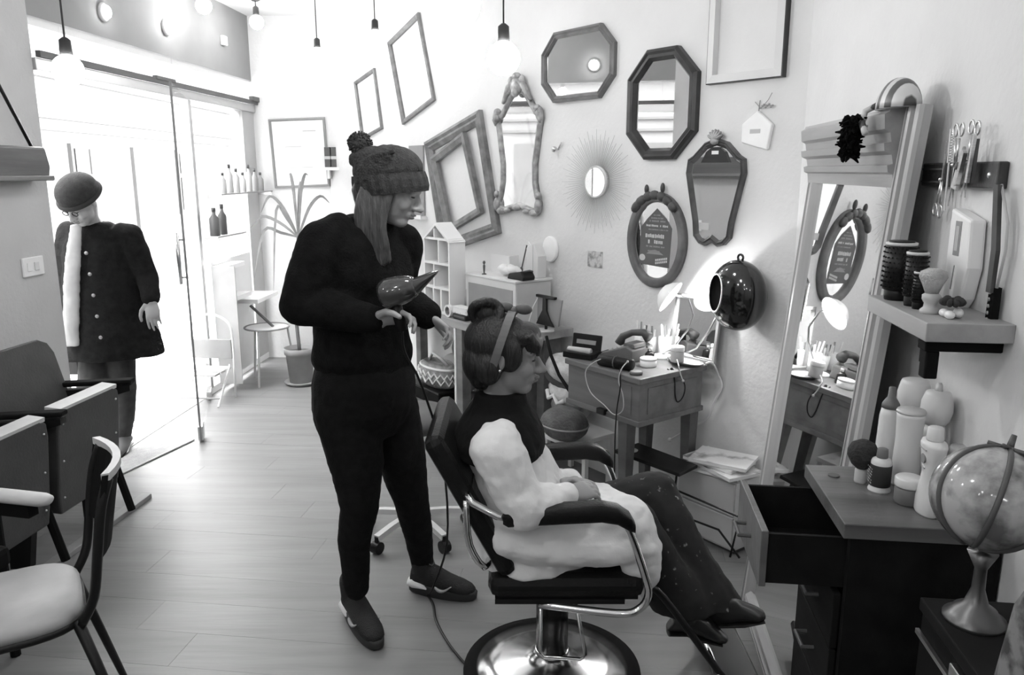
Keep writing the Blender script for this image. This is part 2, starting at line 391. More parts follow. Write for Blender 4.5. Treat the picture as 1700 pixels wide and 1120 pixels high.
# white frame, upper right
t = MW('picture_border', 'large white empty frame with dark outer edge cut by the top of the picture', 'frame', -2.113, 2.25, 0)
obj('frame', MB().frame(rect_loop(.375, .58), [(.004,0),(.004,.03),(.036,.034),(.036,.012),(.036,0)]), OFFW, t)
obj('dark_edge', MB().frame(rect_loop(.375, .58), [(0,0),(0,.028),(.0045,.03),(.0045,0)]), FR2, t)
# ornate gilt mirror
t = MW('ornate_mirror', 'tall ornate carved mirror with leafy crest and waisted sides', 'mirror', -3.635, 1.66)
half = [(0,-.27),(.07,-.285),(.13,-.30),(.19,-.285),(.205,-.235),(.185,-.19),(.165,-.12),(.165,-.02),(.185,.08),(.20,.16),(.215,.22),(.20,.265),(.165,.27),(.125,.315),(.09,.355),(.05,.39),(0,.40)]
lp = half+[(-x, y) for x, y in half[-2:0:-1]]
obj('frame', MB().frame(lp, [(0,0),(0,.018),(.012,.03),(.026,.026),(.036,.01)]), GOLD, t, smooth=True)
obj('glass', MB().prism([(x*.86, y*.92) for x, y in lp], -.012, -.004), MIRROR, t); obj('backing', MB().prism([(x*.9, y*.94) for x, y in lp], -.004, 0), DGREY, t)
cr = MB().ell((0,-.03,.405), (.055,.022,.05)).ell((0,-.04,.37), (.03,.02,.028)).ell((0,-.03,.455), (.036,.018,.022))
for sx in (-1, 1):
    cr.tube([(sx*.02,-.03,.43),(sx*.07,-.032,.40),(sx*.105,-.03,.345),(sx*.13,-.028,.32)], [.02,.02,.016,.010], 8)
    cr.ell((sx*.05,-.03,.43), (.022,.016,.03)).ell((sx*.075,-.03,.385), (.02,.014,.024))
obj('crest', cr, GOLD, t, smooth=True)
for sx in (-1, 1):
    c = MB().ell((sx*.20,-.025,.245), (.026,.02,.04)).ell((sx*.182,-.03,.275), (.028,.018,.02)).tube([(sx*.2,-.026,.2),(sx*.215,-.026,.23),(sx*.195,-.028,.26)], [.01,.016,.012], 8)
    obj('shoulder_leaf', c, GOLD, t, smooth=True)
    c = MB().ell((sx*.195,-.026,-.255), (.026,.02,.042)).ell((sx*.155,-.028,-.292), (.036,.018,.02)).ell((sx*.09,-.028,-.285), (.032,.016,.014)).ell((sx*.195,-.026,-.195), (.02,.018,.022))
    obj('foot_scroll', c, GOLD, t, smooth=True)
obj('bottom_shell', MB().ell((0,-.028,-.268), (.038,.016,.016)), GOLD, t, smooth=True)
# sunburst mirror
t = MW('sunburst_mirror', 'round sunburst mirror with thin wire rays', 'mirror', -2.985, 1.545)
RAY = mat('ray_wire', .42, .5, .4)
rmesh = {}
for L_ in (.14, .165, .19): rmesh[L_] = mesh_of('ray', MB().tube([(.055,-.012,0),(.07+L_,-.02,0)], [.0016,.0009], 5), RAY, False)
for i in range(96):
    L_ = (.19, .14, .165, .15 if False else .14)[i % 4]
    kid('ray', rmesh[L_], t, (0,0,0), (0, 2*PI*i/96, 0))
obj('rim', MB().frame(ell_loop(.082,.082), [(0,0),(0,.018),(.005,.026),(.012,.02)]), OFFW, t, smooth=True)
obj('glass', MB().prism(ell_loop(.072,.072), -.024, -.014), MIRROR, t); obj('hub', MB().prism(ell_loop(.074,.074), -.014, 0), GREY, t)
# coffin-shaped mirror
t = MW('shield_mirror', 'shield shaped mirror with ribbed dark sides and a carved shell on top', 'mirror', -2.237, 1.48)
lp = [(-.055,-.175),(.0,-.205),(.055,-.175),(.10,-.165),(.155,.115),(.15,.13),(.10,.215),(.045,.25),(0,.262),(-.045,.25),(-.105,.21),(-.155,.17),(-.155,.115),(-.095,-.15)]
lp = [(0,-.185),(.035,-.205),(.07,-.195),(.10,-.165),(.108,-.10),(.158,.11),(.15,.17),(.122,.185),(.06,.24),(0,.258),(-.06,.24),(-.122,.185),(-.15,.17),(-.158,.11),(-.108,-.10),(-.10,-.165),(-.07,-.195),(-.035,-.205)]
RIB = mat('frame_ribbed', .11, .4, .3, .5, 9)
obj('frame', MB().frame(lp, [(0,0),(0,.02),(.006,.026),(.011,.02),(.016,.026),(.022,.018),(.028,.01)]), RIB, t)
obj('glass', MB().prism([(x*.85, y*.88) for x, y in lp], -.011, -.004), MIRROR, t); obj('backing', MB().prism([(x*.88, y*.9) for x, y in lp], -.004, 0), DGREY, t)
sh = MB()
for i in range(7):
    a = math.radians(-60+20*i); sh.ell((.022*math.sin(a),-.026,.248+.022*math.cos(a)), (.008,.012,.026), Matrix.Rotation(a, 3, 'Y'), 8, 6)
sh.ell((0,-.028,.245), (.022,.014,.016))
obj('shell', sh, GOLD, t, smooth=True)
obj('dark_plate', MB().prism([(-.075,.155),(.075,.155),(.05,.2),(.02,.22),(-.02,.22),(-.05,.2)], -.02, -.011), mat('plate_black', .02, .3), t)
obj('small_label', MB().bb(-.075,-.02,-.0125,-.011,-.135,-.105), LGREY, t)
obj('white_patch', MB().bb(-.018,.018,-.0215,-.02,.19,.205), WHITE, t)  # small white rectangle on the dark plate
# oval mirror with the poster
t = MW('oval_mirror', 'oval mirror in a thick dark frame with leafy top and a printed card', 'mirror', -2.565, 1.278)
OVF = mat('frame_oval', .14, .5, .1, .35, 10, .2, 40)
obj('frame', MB().frame(ell_loop(.185,.225), [(0,0),(0,.02),(.012,.03),(.024,.026),(.036,.03),(.047,.01)]), OVF, t, smooth=True)
obj('glass', MB().prism(ell_loop(.142,.182), -.011, -.004), MIRROR, t); obj('backing', MB().prism(ell_loop(.15,.19), -.004, 0), DGREY, t)
lf = MB()
for a, k in ((50,.03),(62,.035),(76,.03),(90,.034),(104,.03),(120,.04),(133,.036)):
    a = math.radians(a); lf.ell((.172*math.cos(a),-.034,.212*math.sin(a)), (k,.014,.022), Matrix.Rotation(-(a-PI/2), 3, 'Y'), 10, 6)
lf.ell((.045,-.03,.245), (.012,.01,.024)).ell((-.055,-.03,.238), (.012,.01,.022))
obj('leaf_garland', lf, mat('garland_dark', .05, .5, 0, .4, 20), t, smooth=True)
cardt = obj('printed_card', MB().prism([(-.105,-.118),(.085,-.125),(.095,.06),(.06,.105),(.0,.15),(-.06,.10),(-.1,.058)], -.0125, -.0112), mat('poster_dark', .10, .6, 0, .15, 6), t)
prt = mat('poster_print', .55, .6); prt2 = mat('poster_print_soft', .26, .6)
def inkline(z, x0, x1, h, m, n):      # illegible line of print: small upright strokes of uneven size
    mb = MB(); x = x0; k = 0
    while x < x1:
        w = random.uniform(.5, 1.2)*h*.75
        if random.random() > .16: mb.bb(x, min(x+w*.72, x1), -.0131, -.0126, z-h*random.uniform(.35,.5), z+h*random.uniform(.35,.6))
        x += w
    o = obj('print_line', mb, m, cardt)
inkline(.118, -.02, .025, .006, prt2, 5); inkline(.104, -.035, .04, .007, prt2, 5); inkline(.09, -.045, .055, .008, prt2, 7); inkline(.068, -.065, .072, .010, prt, 7)
inkline(.05, -.05, .078, .006, prt2, 7); inkline(.02, -.068, .06, .018, prt, 6); inkline(-.008, -.05, .042, .018, prt, 5); inkline(-.03, -.07, .055, .008, prt2, 9); inkline(-.052, -.05, .03, .01, prt2, 6)
obj('print_emblem', MB().prism([(-.085+.02*math.cos(i*PI/6), -.086+.016*math.sin(i*PI/6)) for i in range(12)], -.0131, -.0126), prt, cardt)
obj('print_mound', MB().prism([(-.06,-.066),(.05,-.066),(.02,-.05),(-.005,-.044),(-.03,-.05)], -.0131, -.0126), prt2, cardt)
em = MB(); 
for k in range(7): em.bb(.0+k*.011, .008+k*.011, -.0131, -.0126, -.098+k*.002, -.088+k*.002); em.bb(.0+k*.011, .008+k*.011, -.0131, -.0126, -.112+k*.002, -.102+k*.002)
obj('print_signature', em, prt, cardt)
# hanging white ceramic plaque
t = MW('hanging_plaque', 'white house shaped ceramic plaque hanging by a dried twig and cord', 'plaque', -2.035, 1.755)
obj('plaque', MB().prism([(-.072,-.04),(.055,-.072),(.072,.028),(.0,.085),(-.072,.035)], -.02, 0), mat('plaque_white', .88, .4, 0, .05, 9), t, bevel=.005)
obj('print', MB().bb(-.03,.02,-.021,-.02,-.005,.012), LGREY, t)
tw = MB().tube([(0,-.012,.08),(0,-.006,.125)], .002, 6).tube([(.0,-.01,.09),(.03,-.012,.105),(.07,-.012,.10)], .0015, 5).tube([(.02,-.012,.1),(.045,-.014,.125),(.06,-.014,.15)], .0015, 5).tube([(-.0,-.01,.1),(-.02,-.012,.12)], .0015, 5)
for k in range(8): tw.ell((.01+.008*k,-.014,.095+.006*(k % 3)), (.006,.003,.004), None, 6, 4)
obj('twig', tw, mat('dry_twig', .3, .8), t)
# black hanging bowl with an oval opening
t = MW('black_bowl', 'glossy black hanging egg shaped pod with oval opening on the mirror wall', 'pod', -2.025, 1.09)
GB = mat('gloss_black', .008, .12, 0, .1, 4, coat=.6)
OD = Vector((-.63,-.777,.06)).normalized(); oa = OD.orthogonal().normalized(); ob_ = OD.cross(oa)
def egg(th, ph, k):
    v = OD*math.cos(th)+(oa*math.cos(ph)+ob_*math.sin(ph))*math.sin(th); return Vector((v.x*.135*k, -.09+v.y*.088*k, v.z*.15*k))
T0 = math.radians(33); PHS = [2*PI*j/40 for j in range(40)]
obj('shell', MB().rings([[egg(T0+(PI-T0)*i/22*.998, p_, 1) for p_ in PHS] for i in range(23)], False), GB, t, smooth=True)
obj('inside', MB().rings([[egg(T0+(PI-T0)*i/16*.998, p_, .93) for p_ in PHS] for i in range(17)], False), mat('bowl_inside', .06, .3), t, smooth=True)
obj('rim', MB().tube([egg(T0, p_, .985) for p_ in PHS], .0045, 6, True), STEEL, t, smooth=True)
obj('hanging_loop', MB().tube([(.013*math.cos(2*PI*i/16),-.085,.158+.013*math.sin(2*PI*i/16)) for i in range(16)], .005, 6, True), GB, t, smooth=True)
# little things on the wall
t = MW('wall_hook', 'small metal coat hook with a round knob beside the sunburst mirror', 'hook', -3.30, 1.713)
obj('knob', MB().ell((0,-.03,0), .016), STEEL, t, smooth=True); obj('stem', MB().tube([(0,0,0),(0,-.03,0)], .006, 8).tube([(.005,-.005,.006),(.035,-.012,.035)], .004, 6), STEEL, t)
t = MW('photo_card', 'small square printed card pinned below the sunburst mirror', 'card', -2.995, 1.15)
obj('sheet', MB().bb(-.055,.055,-.003,0,-.042,.042), brush_mat('card_print', .6, .25, 30, kind='noise', thr=.47), t)
t = MW('oval_plaque', 'small plain white oval plaque above the black clipper case', 'plaque', -3.347, 1.176)
obj('disc', MB().prism(ell_loop(.062,.072), -.02, 0), mat('plaque_porcelain', .92, .3), t, bevel=.006)
obj('back_ring', MB().prism(ell_loop(.05,.06), -.004, .0), GREY, t)
# white-framed mirror standing on the desk is built with the desk

# ---------------------------------------------------------------- end wall
EW = lambda name, label, cat, u, v: (lambda P: hung(name, label, cat, nB, DB, P.x*nB[1]-P.y*nB[0], P.z))(Vector((0,0,CH))+ray(u, v)*(DB/(ray(u, v).x*nB[0]+ray(u, v).y*nB[1])))
t = EW('framed_print', 'large pale framed print with thin dark frame on the end wall', 'picture', 498, 254)
t.matrix_basis = t.matrix_basis @ Matrix.Rotation(math.radians(-2), 4, 'Y')
obj('frame', MB().frame(rect_loop(.47,.56), [(0,0),(0,.02),(.014,.024),(.02,.012),(.02,0)]), mat('frame_thin_dark', .25, .5), t)  # dark frame's colour lightened to imitate glare from the window
pr = obj('print', MB().bb(-.217,.217,-.008,0,-.262,.262), CARD, t)
obj('print_mark', MB().bb(.04,.15,-.009,-.008,.17,.18).bb(-.1,.1,-.009,-.008,-.12,-.115).bb(-.12,.02,-.009,-.008,.05,.055), LGREY, pr)
t = EW('small_shelf', 'small white shelf fixed to the end wall beside the framed print', 'shelf', 576, 280)
obj('board', MB().bb(-.16,.19,-.14,0,-.012,.012), WHITE, t)
obj('bracket', MB().bb(-.14,-.12,-.1,0,-.08,-.012), WHITE, t); obj('bracket', MB().bb(.12,.14,-.1,0,-.08,-.012), WHITE, t)
for k, (du, dz) in enumerate(((-.13,.16),(-.075,.16))):
    P = t.matrix_basis @ Vector((du,-.07,.012))
    b = thing('dark_box', 'narrow dark box upright on the small white end wall shelf, %s' % ('next to the print' if k == 0 else 'away from the print'), 'box', P, wrot(nB), 'boxes on the small shelf')
    obj('body', MB().bb(-.024,.024,-.04,.04,0,dz), DGREY, b, bevel=.003); obj('band', MB().bb(-.0245,.0245,-.0405,.0405,dz*.4,dz*.55), LGREY, b)
t = EW('dark_strip', 'narrow dark wooden strip hanging under the small white shelf', 'strip', 556, 302)
obj('strip', MB().bb(-.018,.018,-.012,0,-.05,.05), DGREY, t); obj('hanging_tab', MB().bb(-.008,.008,-.008,0,.06,.075), STEEL, t)
t = EW('wall_nail', 'bare nail in the end wall above the small shelf', 'nail', 558, 237)
obj('shaft', MB().tube([(0,0,0),(0,-.03,0)], .005, 8), DGREY, t); obj('head', MB().ell((0,-.03,0), (.016,.006,.016)), DGREY, t)

# ---------------------------------------------------------------- left pier: switch and hanging shelf
SW = lambda name, label, cat, s, z: hung(name, label, cat, nS, DS, s, z)
t = SW('light_switch', 'white light switch plate on the grey left wall', 'switch', 3.60, 1.155)
obj('plate', MB().bb(-.075,.075,-.012,0,-.045,.045), WHITE, t, bevel=.004); obj('rocker', MB().bb(.0,.03,-.02,-.012,-.02,.02), OFFW, t, bevel=.003); obj('rocker', MB().bb(-.05,-.02,-.016,-.012,-.02,.02), WHITE, t, bevel=.003)
t = SW('hanging_shelf', 'dark rounded wooden shelf hung by a rope on the grey left wall', 'shelf', 3.40, 1.64)
obj('board', MB().prism([(-.3,-.07),(.27,-.07),(.285,-.02),(.26,.07),(-.3,.07)], -.10, 0), WOODD, t, bevel=.012)
obj('lower_rail', MB().bb(-.3,.29,-.11,-.0,-.085,-.06), WOODM, t, bevel=.006)
obj('rope', MB().tube([(.24,-.05,.06),(-.02,-.03,.50)], .008, 8).tube([(-.02,-.03,.50),(-.3,-.05,.06)], .008, 8), BLACK, t, smooth=True)
# ================================================================== TALL MIRROR, RIGHT WALL
RW = lambda name, label, cat, s, z, tilt=0, group=None: hung(name, label, cat, nR, DR, s, z, tilt, group)
TALLW = wood('tall_frame_wood', .44, .25, .42, 2)
TALLX = wood('tall_crown_wood', .36, .25, .42, 0)
LEAN = math.atan2(.145, 1.72)
bp = wp(nR, DR, -2.35, 0, .185)
t = thing('standing_mirror', 'tall wooden standing mirror with fluted frame and heavy crown leaning on the wall', 'mirror', bp)
t.matrix_basis = Matrix.Translation(bp) @ Matrix.Rotation(wrot(nR), 4, 'Z') @ Matrix.Rotation(-LEAN, 4, 'X')
HW, TH = .45, 1.745
prof = [(0,0),(0,.018),(.006,.026),(.018,.030),(.023,.016),(.030,.016),(.035,.034),(.046,.036),(.051,.018),(.058,.018),(.063,.034),(.075,.032),(.09,.014),(.09,0)]
def post(x, sgn, top=TH-.18):
    mb = MB(); R = []
    for z in (.0, top): R.append([Vector((x+sgn*k, -o, z)) for k, o in prof])
    return mb.rings(R, True)
obj('post', post(-HW, 1), TALLW, t); obj('post', post(HW, -1, TH+.005), TALLW, t)
mb = MB(); R = []
for x in (-HW+.09, HW-.09): R.append([Vector((x, -o, .0+k)) for k, o in prof])
obj('bottom_rail', mb.rings(R), TALLX, t)
crown = [(0,0),(0,.024),(.03,.03),(.034,.042),(.05,.046),(.054,.034),(.075,.04),(.082,.058),(.10,.062),(.104,.046),(.125,.052),(.132,.066),(.165,.072),(.172,.062),(.18,.06),(.18,0)]
mb = MB(); R = []
for x in (-HW-.012, HW-.088): R.append([Vector((x, -o, TH-.18+k)) for k, o in crown])
obj('crown', mb.rings(R), TALLX, t)
obj('glass', MB().bb(-HW+.085, HW-.085, -.014, -.006, .085, TH-.17), MIRROR, t)
obj('backing', MB().bb(-HW+.02, HW-.02, -.006, .006, .02, TH-.05), WOODD, t)
TM = t.matrix_basis.copy()
def on_mirror(x, y, z): return TM @ Vector((x, y, z))
# patterned mask / cap hanging over the crown, and the black bow
P = on_mirror(.345, -.04, TH+.001)
m = thing('painted_cap', 'round painted cap with swirling pattern resting on the crown of the standing mirror', 'cap', P, wrot(nR))
MASK = brush_mat('mask_paint', .62, .08, 7, .4, 'wave', .5)
mk = MB()
for i in range(13):
    pass
R = []
for i in range(9):
    th = PI/2*i/8*.98
    R.append([Vector((.085*math.cos(th)*math.cos(2*PI*j/24), .045*math.cos(th)*math.sin(2*PI*j/24), .07*math.sin(th))) for j in range(24)])
obj('dome', MB().rings(R), MASK, m, smooth=True)
obj('band', MB().tube([(-.05,-.03,.012),(-.075,-.05,-.0),(-.06,-.06,-.03),(-.02,-.062,-.055)], .008, 8), MASK, m, smooth=True)
P = on_mirror(.265, -.105, TH-.06)
b = thing('feather_clip', 'ragged black feather clip pinned on the crown of the standing mirror', 'hair clip', P, wrot(nR))
FEATH = mat('black_feather', .006, .95, 0, .2, 30, .8, 90, spec=.05)
mb = MB()
for i in range(170):
    tz = random.uniform(-.055, .045); hw = .034*(1-.35*abs(tz)/.055)+.006*math.sin(tz*190); a = random.uniform(0, 2*PI)
    p0 = Vector((hw*.55*math.cos(a), -.008+hw*.4*math.sin(a), tz)); dv = Vector((math.cos(a)*.7, math.sin(a)*.5, random.uniform(-.9,.3))).normalized()
    mb.tube([p0, p0+dv*random.uniform(.012,.024)], [.0065,.002], 5)
mb.ell((0,-.006,-.005), (.024,.014,.045))
obj('tuft', mb, FEATH, b)
obj('pin', MB().tube([(0,.0,.02),(0,.03,.02)], .003, 6), STEEL, b)

# wall shelf with brushes
t = RW('wall_shelf', 'thick pale wooden shelf on a black bracket beside the standing mirror', 'shelf', -1.66, 1.313)
obj('board', MB().bb(-.185,.155,-.155,0,-.024,.012), WOODL, t, bevel=.002)
obj('bracket', MB().bb(.085,.115,-.135,-.11,-.105,-.05).bb(.08,.12,-.14,0,-.05,-.024), MBLACK, t, bevel=.003); obj('bracket_foot', MB().bb(.07,.085,-.13,-.112,-.08,-.05), MBLACK, t)
SH = t.matrix_basis.copy()
def round_brush(x, y, r, h, label):
    b = thing('round_brush', label, 'brush', SH @ Vector((x, y, .012)), wrot(nR), 'round hair brushes on the shelf')
    obj('handle_cap', MB().lathe([(r*.75,0),(r*.8,.01),(r*.8,h*.18),(r*.7,h*.2)], 18), BLACK, b, smooth=True)
    obj('barrel', MB().lathe([(r*.92,h*.18),(r*.92,h*.92)], 18), BLACK, b, smooth=True)
    br = MB()
    for k in range(9):
        for j in range(22):
            a = 2*PI*(j+.5*(k % 2))/22; z = h*(.23+.66*k/8)
            br.tube([(r*.9*math.cos(a), r*.9*math.sin(a), z), (r*1.06*math.cos(a), r*1.03*math.sin(a), z)], .0016, 3)
    tag(obj('bristles', br, BLACK, b), kind='stuff')
    obj('end_ring', MB().lathe([(r*.9,h*.92),(r*.95,h*.94),(r*.95,h*.97),(r*.8,h*.975)], 18), OFFW, b, smooth=True)
    obj('end_hollow', MB().lathe([(r*.76,h*.97),(r*.78,h),(r*.7,h)], 18), BLACK, b, smooth=True)
round_brush(-.125, -.115, .034, .128, 'fattest black round hair brush standing on the wall shelf')
round_brush(-.045, -.11, .023, .115, 'middle sized black round hair brush standing on the wall shelf')
round_brush(-.005, -.115, .014, .078, 'slimmest and shortest black round hair brush on the wall shelf')
b = thing('shaving_brush', 'pale shaving brush with fanned bristles standing on the wall shelf', 'brush', SH @ Vector((.045, -.11, .012)), wrot(nR))
obj('handle', MB().lathe([(.018,0),(.019,.006),(.013,.012),(.012,.02),(.017,.028),(.017,.036),(.012,.04)], 18), LGREY, b, smooth=True)
obj('bristles', MB().lathe([(.012,.04),(.018,.055),(.026,.072),(.024,.082),(.012,.088)], 18), mat('badger_hair', .45, .9, 0, .3, 40, .6, 200), b, smooth=True)
b = thing('flower_clip', 'small dark flower hair clip with white petals on the wall shelf', 'hair clip', SH @ Vector((.095, -.09, .012)), wrot(nR))
mb = MB()
for i in range(9): a = 2*PI*i/9; mb.ell((.013*math.cos(a), .013*math.sin(a), .03+.004*(i % 2)), (.011,.006,.008), Matrix.Rotation(a, 3, 'Z'), 8, 6)
obj('dark_petals', mb, mat('petal_dark', .03, .8), b, smooth=True)
obj('white_petals', MB().ell((-.012,-.008,.008), (.014,.009,.008)).ell((.012,-.008,.008), (.014,.009,.008)).ell((0,.012,.01), (.012,.009,.01)), WHITE, b, smooth=True)

# magnetic strip with scissors, clips, white apron and belt
t = RW('magnet_strip', 'black magnetic tool strip screwed to the right wall', 'tool strip', -1.79, 1.592)
obj('bar', MB().bb(-.185,.185,-.02,0,-.026,.026), mat('strip_black', .03, .35, 0, .2, 30, .2, 40), t, bevel=.004)
obj('groove', MB().bb(-.18,-.06,-.022,-.02,-.018,-.014).bb(-.18,-.06,-.022,-.02,.010,.014), DGREY, t); obj('screw', MB().ell((.15,-.02,0), (.006,.003,.006)), STEEL, t)
MS = t.matrix_basis.copy()
def onstrip(name, label, cat, x, z, y=-.024, group=None, tilt=0):
    q = thing(name, label, cat, MS @ Vector((x, y, z)), 0, group)
    q.matrix_basis = Matrix.Translation(MS @ Vector((x, y, z))) @ Matrix.Rotation(wrot(nR), 4, 'Z') @ Matrix.Rotation(tilt, 4, 'Y'); return q
def scissors(x, z, L_, label, tilt, up):
    q = onstrip('scissors', label, 'scissors', x, z, -.026, 'scissors on the tool strip', tilt); s_ = 1 if up else -1
    for k in (-1, 1):
        obj('blade', MB().add([(k*.002,-.002-.003*(k>0),0),(k*.007,-.002-.003*(k>0),0),(-k*.006,-.002-.003*(k>0),-s_*L_*.5),(k*.002,.001-.003*(k>0),0),(k*.007,.001-.003*(k>0),0),(-k*.006,.001-.003*(k>0),-s_*L_*.5)], [(0,1,2),(3,5,4),(0,3,4,1),(1,4,5,2),(2,5,3,0)]), STEEL, q)
        obj('finger_ring', MB().tube([(k*.014+.011*math.cos(2*PI*i/14), -.002, s_*(L_*.42)+.013*math.sin(2*PI*i/14)) for i in range(14)], .0022, 6, True).tube([(k*.003,-.002,0),(k*.009,-.002,s_*L_*.32)], .0025, 6), STEEL, q, smooth=True)
    obj('pivot', MB().ell((0,-.007,0), (.004,.003,.004)), CHROME, q, smooth=True)
scissors(-.045, -.01, .16, 'steel scissors hanging handles down on the magnetic strip', .1, False)
scissors(.01, .02, .17, 'long slim steel scissors handles up on the magnetic strip, next to the hanging pair', 0, True)
scissors(.075, .03, .15, 'short steel scissors handles up on the magnetic strip, by its screwed end', .12, True)
q = onstrip('hair_clip', 'wide pale metal hair clip with open jaws on the magnetic strip', 'hair clip', .045, .0, -.03, None, .2)
obj('jaw', MB().prism([(-.016,-.03),(.012,-.03),(.016,.03),(.004,.06),(-.006,.03)], -.008, 0), LGREY, q, bevel=.002); obj('jaw', MB().prism([(.012,-.02),(.022,-.015),(.03,.05),(.018,.055)], -.014, -.006), STEEL, q); obj('spring', MB().ell((.008,-.012,.02), (.008,.005,.008)), DGREY, q, smooth=True)
q = onstrip('comb', 'thin pale tail comb stuck upright on the magnetic strip', 'comb', -.02, .025, -.028, None, -.04)
obj('tail', MB().tube([(0,0,-.10),(0,0,.0)], .0022, 6), OFFW, q); obj('spine', MB().bb(-.005,.0,-.003,.003,0,.07), OFFW, q)
tm = MB()
for k in range(12): tm.bb(0,.011,-.0015,.0015,.004+k*.0055,.0065+k*.0055)
obj('teeth', tm, OFFW, q)
q = onstrip('steel_clip', 'dark steel sectioning clip at the screwed end of the magnetic strip', 'hair clip', .105, .035, -.028, None, .06)
obj('jaw', MB().prism([(-.007,-.05),(.007,-.05),(.005,.035),(-.004,.035)], -.006, 0), DGREY, q); obj('jaw', MB().prism([(-.005,-.05),(.005,-.05),(.010,.04),(.003,.04)], -.014, -.008), STEEL, q)
t = RW('paper_bag', 'white tapered paper bag with printed label hanging under the tool strip', 'bag', -1.70, 1.43)
obj('bag', MB().prism([(-.055,.095),(.04,.075),(.048,-.02),(.03,-.085),(-.005,-.125),(-.055,-.10)], -.035, -.003), mat('bag_white', .88, .6, 0, .03, 6, .15, 30), t, bevel=.006)
obj('printed_label', MB().bb(-.022,.005,-.0362,-.035,.0,.07), GREY, t); obj('label_inset', MB().bb(-.016,-.001,-.0372,-.0362,.01,.06), LGREY, t); obj('crease', MB().tube([(-.008,-.036,-.02),(-.014,-.036,-.07)], .0012, 5), GREY, t)
t = RW('leather_strap', 'long dark leather strap with studs hanging from the tool strip', 'strap', -1.566, 1.475)
obj('strap', MB().prism([(-.034,.10),(-.016,.10),(.008,-.02),(.006,-.10),(-.012,-.10),(-.012,-.02)], -.028, -.02), mat('strap_leather', .06, .6, 0, .3, 20), t)
obj('strap_end', MB().prism([(-.016,-.185),(.008,-.185),(.008,-.09),(-.012,-.09)], -.022, -.008), MBLACK, t)
mb = MB()
for k in range(6): mb.ell((-.003,-.024,-.10-.013*k), (.004,.003,.004), None, 8, 5)
obj('studs', mb, STEEL, t); obj('cord', MB().tube([(-.02,-.02,.1),(.014,-.016,.03),(.018,-.016,-.02),(.008,-.018,-.09)], .003, 6), LGREY, t, smooth=True)
# ================================================================== FURNITURE ALONG THE MIRROR WALL
def MWP(s, z, D): return Vector((nM[0]*D, nM[1]*D, 0))+wr(nM)*s+Vector((0,0,z))
RM = wrot(nM)
def mroot(name, label, cat, s, z, D, group=None): return thing(name, label, cat, MWP(s, z, D), RM, group)   # local x along wall, +y to the wall
# long wooden work table, with a lower shelf
TZ = .77
t = mroot('work_table', 'long wooden work table against the mirror wall with a lower shelf', 'table', -4.05, 0, 2.56)
obj('tabletop', MB().bb(-.75,.93,-.19,.21,TZ-.045,TZ), WOODL, t, bevel=.003)
for x in (-.62, .36):
    obj('leg', MB().bb(x,x+.06,-.18,-.12,0,TZ-.045), WOODM, t, bevel=.003); obj('leg', MB().bb(x,x+.06,.12,.18,0,TZ-.045), WOODM, t, bevel=.003)
obj('leg_facing', MB().bb(.345,.36,-.185,-.12,0,TZ-.045), WHITE, t)
obj('leg', MB().bb(.80,.86,.06,.18,0,TZ-.045), WOODM, t, bevel=.003)
obj('lower_shelf', MB().bb(-.70,.84,-.17,.20,.17,.20), WOODD, t)
obj('end_panel', MB().bb(.66,.76,-.15,.18,.20,TZ-.045), WOODM, t)
# dollhouse shelf
t = mroot('house_shelf', 'white house shaped display shelf with small compartments standing on the work table', 'shelf', -3.955, TZ, 2.42)
HWd, HD, HE, HR = .145, .11, .44, .535
obj('side', MB().bb(-HWd,-HWd+.014,0,HD,0,HE), WHITE, t); obj('side', MB().bb(HWd-.014,HWd,0,HD,0,HE), WHITE, t)
obj('back_panel', MB().prism([(-HWd+.014,0),(HWd-.014,0),(HWd-.014,HE),(0,HR-.02),(-HWd+.014,HE)], HD-.01, HD), LGREY, t)
for k, z in enumerate((0, .145, .29, HE-.006)): obj('divider_shelf', MB().bb(-HWd+.014,HWd-.014,0,HD-.01,z,z+.014), WHITE, t)
for x, z0, z1 in ((-.04,.014,.145),(.045,.014,.145),(-.03,.159,.29),(.025,.304,HE-.006),(-.02,HE+.008,HR-.035)): obj('upright', MB().bb(x-.006,x+.006,0,HD-.01,z0,z1), WHITE, t)
for sx in (-1, 1): obj('roof_slope', MB().prism([(sx*(HWd+.008),HE-.012),(0,HR),(0,HR-.018),(sx*(HWd-.01),HE-.012)], -.004, HD), WHITE, t)
# low white chest
t = mroot('small_chest', 'small pale chest with a grey front panel standing on the work table', 'chest', -3.515, TZ, 2.62)
obj('body', MB().bb(-.235,.235,-.115,.12,0,.245), LGREY, t, bevel=.003)
obj('front_frame', MB().prism([(-.235,0),(.235,0),(.235,.245),(-.235,.245)], -.125, -.115), OFFW, t); obj('front_panel', MB().bb(-.21,.21,-.128,-.125,.02,.205), GREY, t)
obj('top', MB().bb(-.242,.242,-.13,.125,.245,.257), OFFW, t, bevel=.002)
CT = TZ+.257
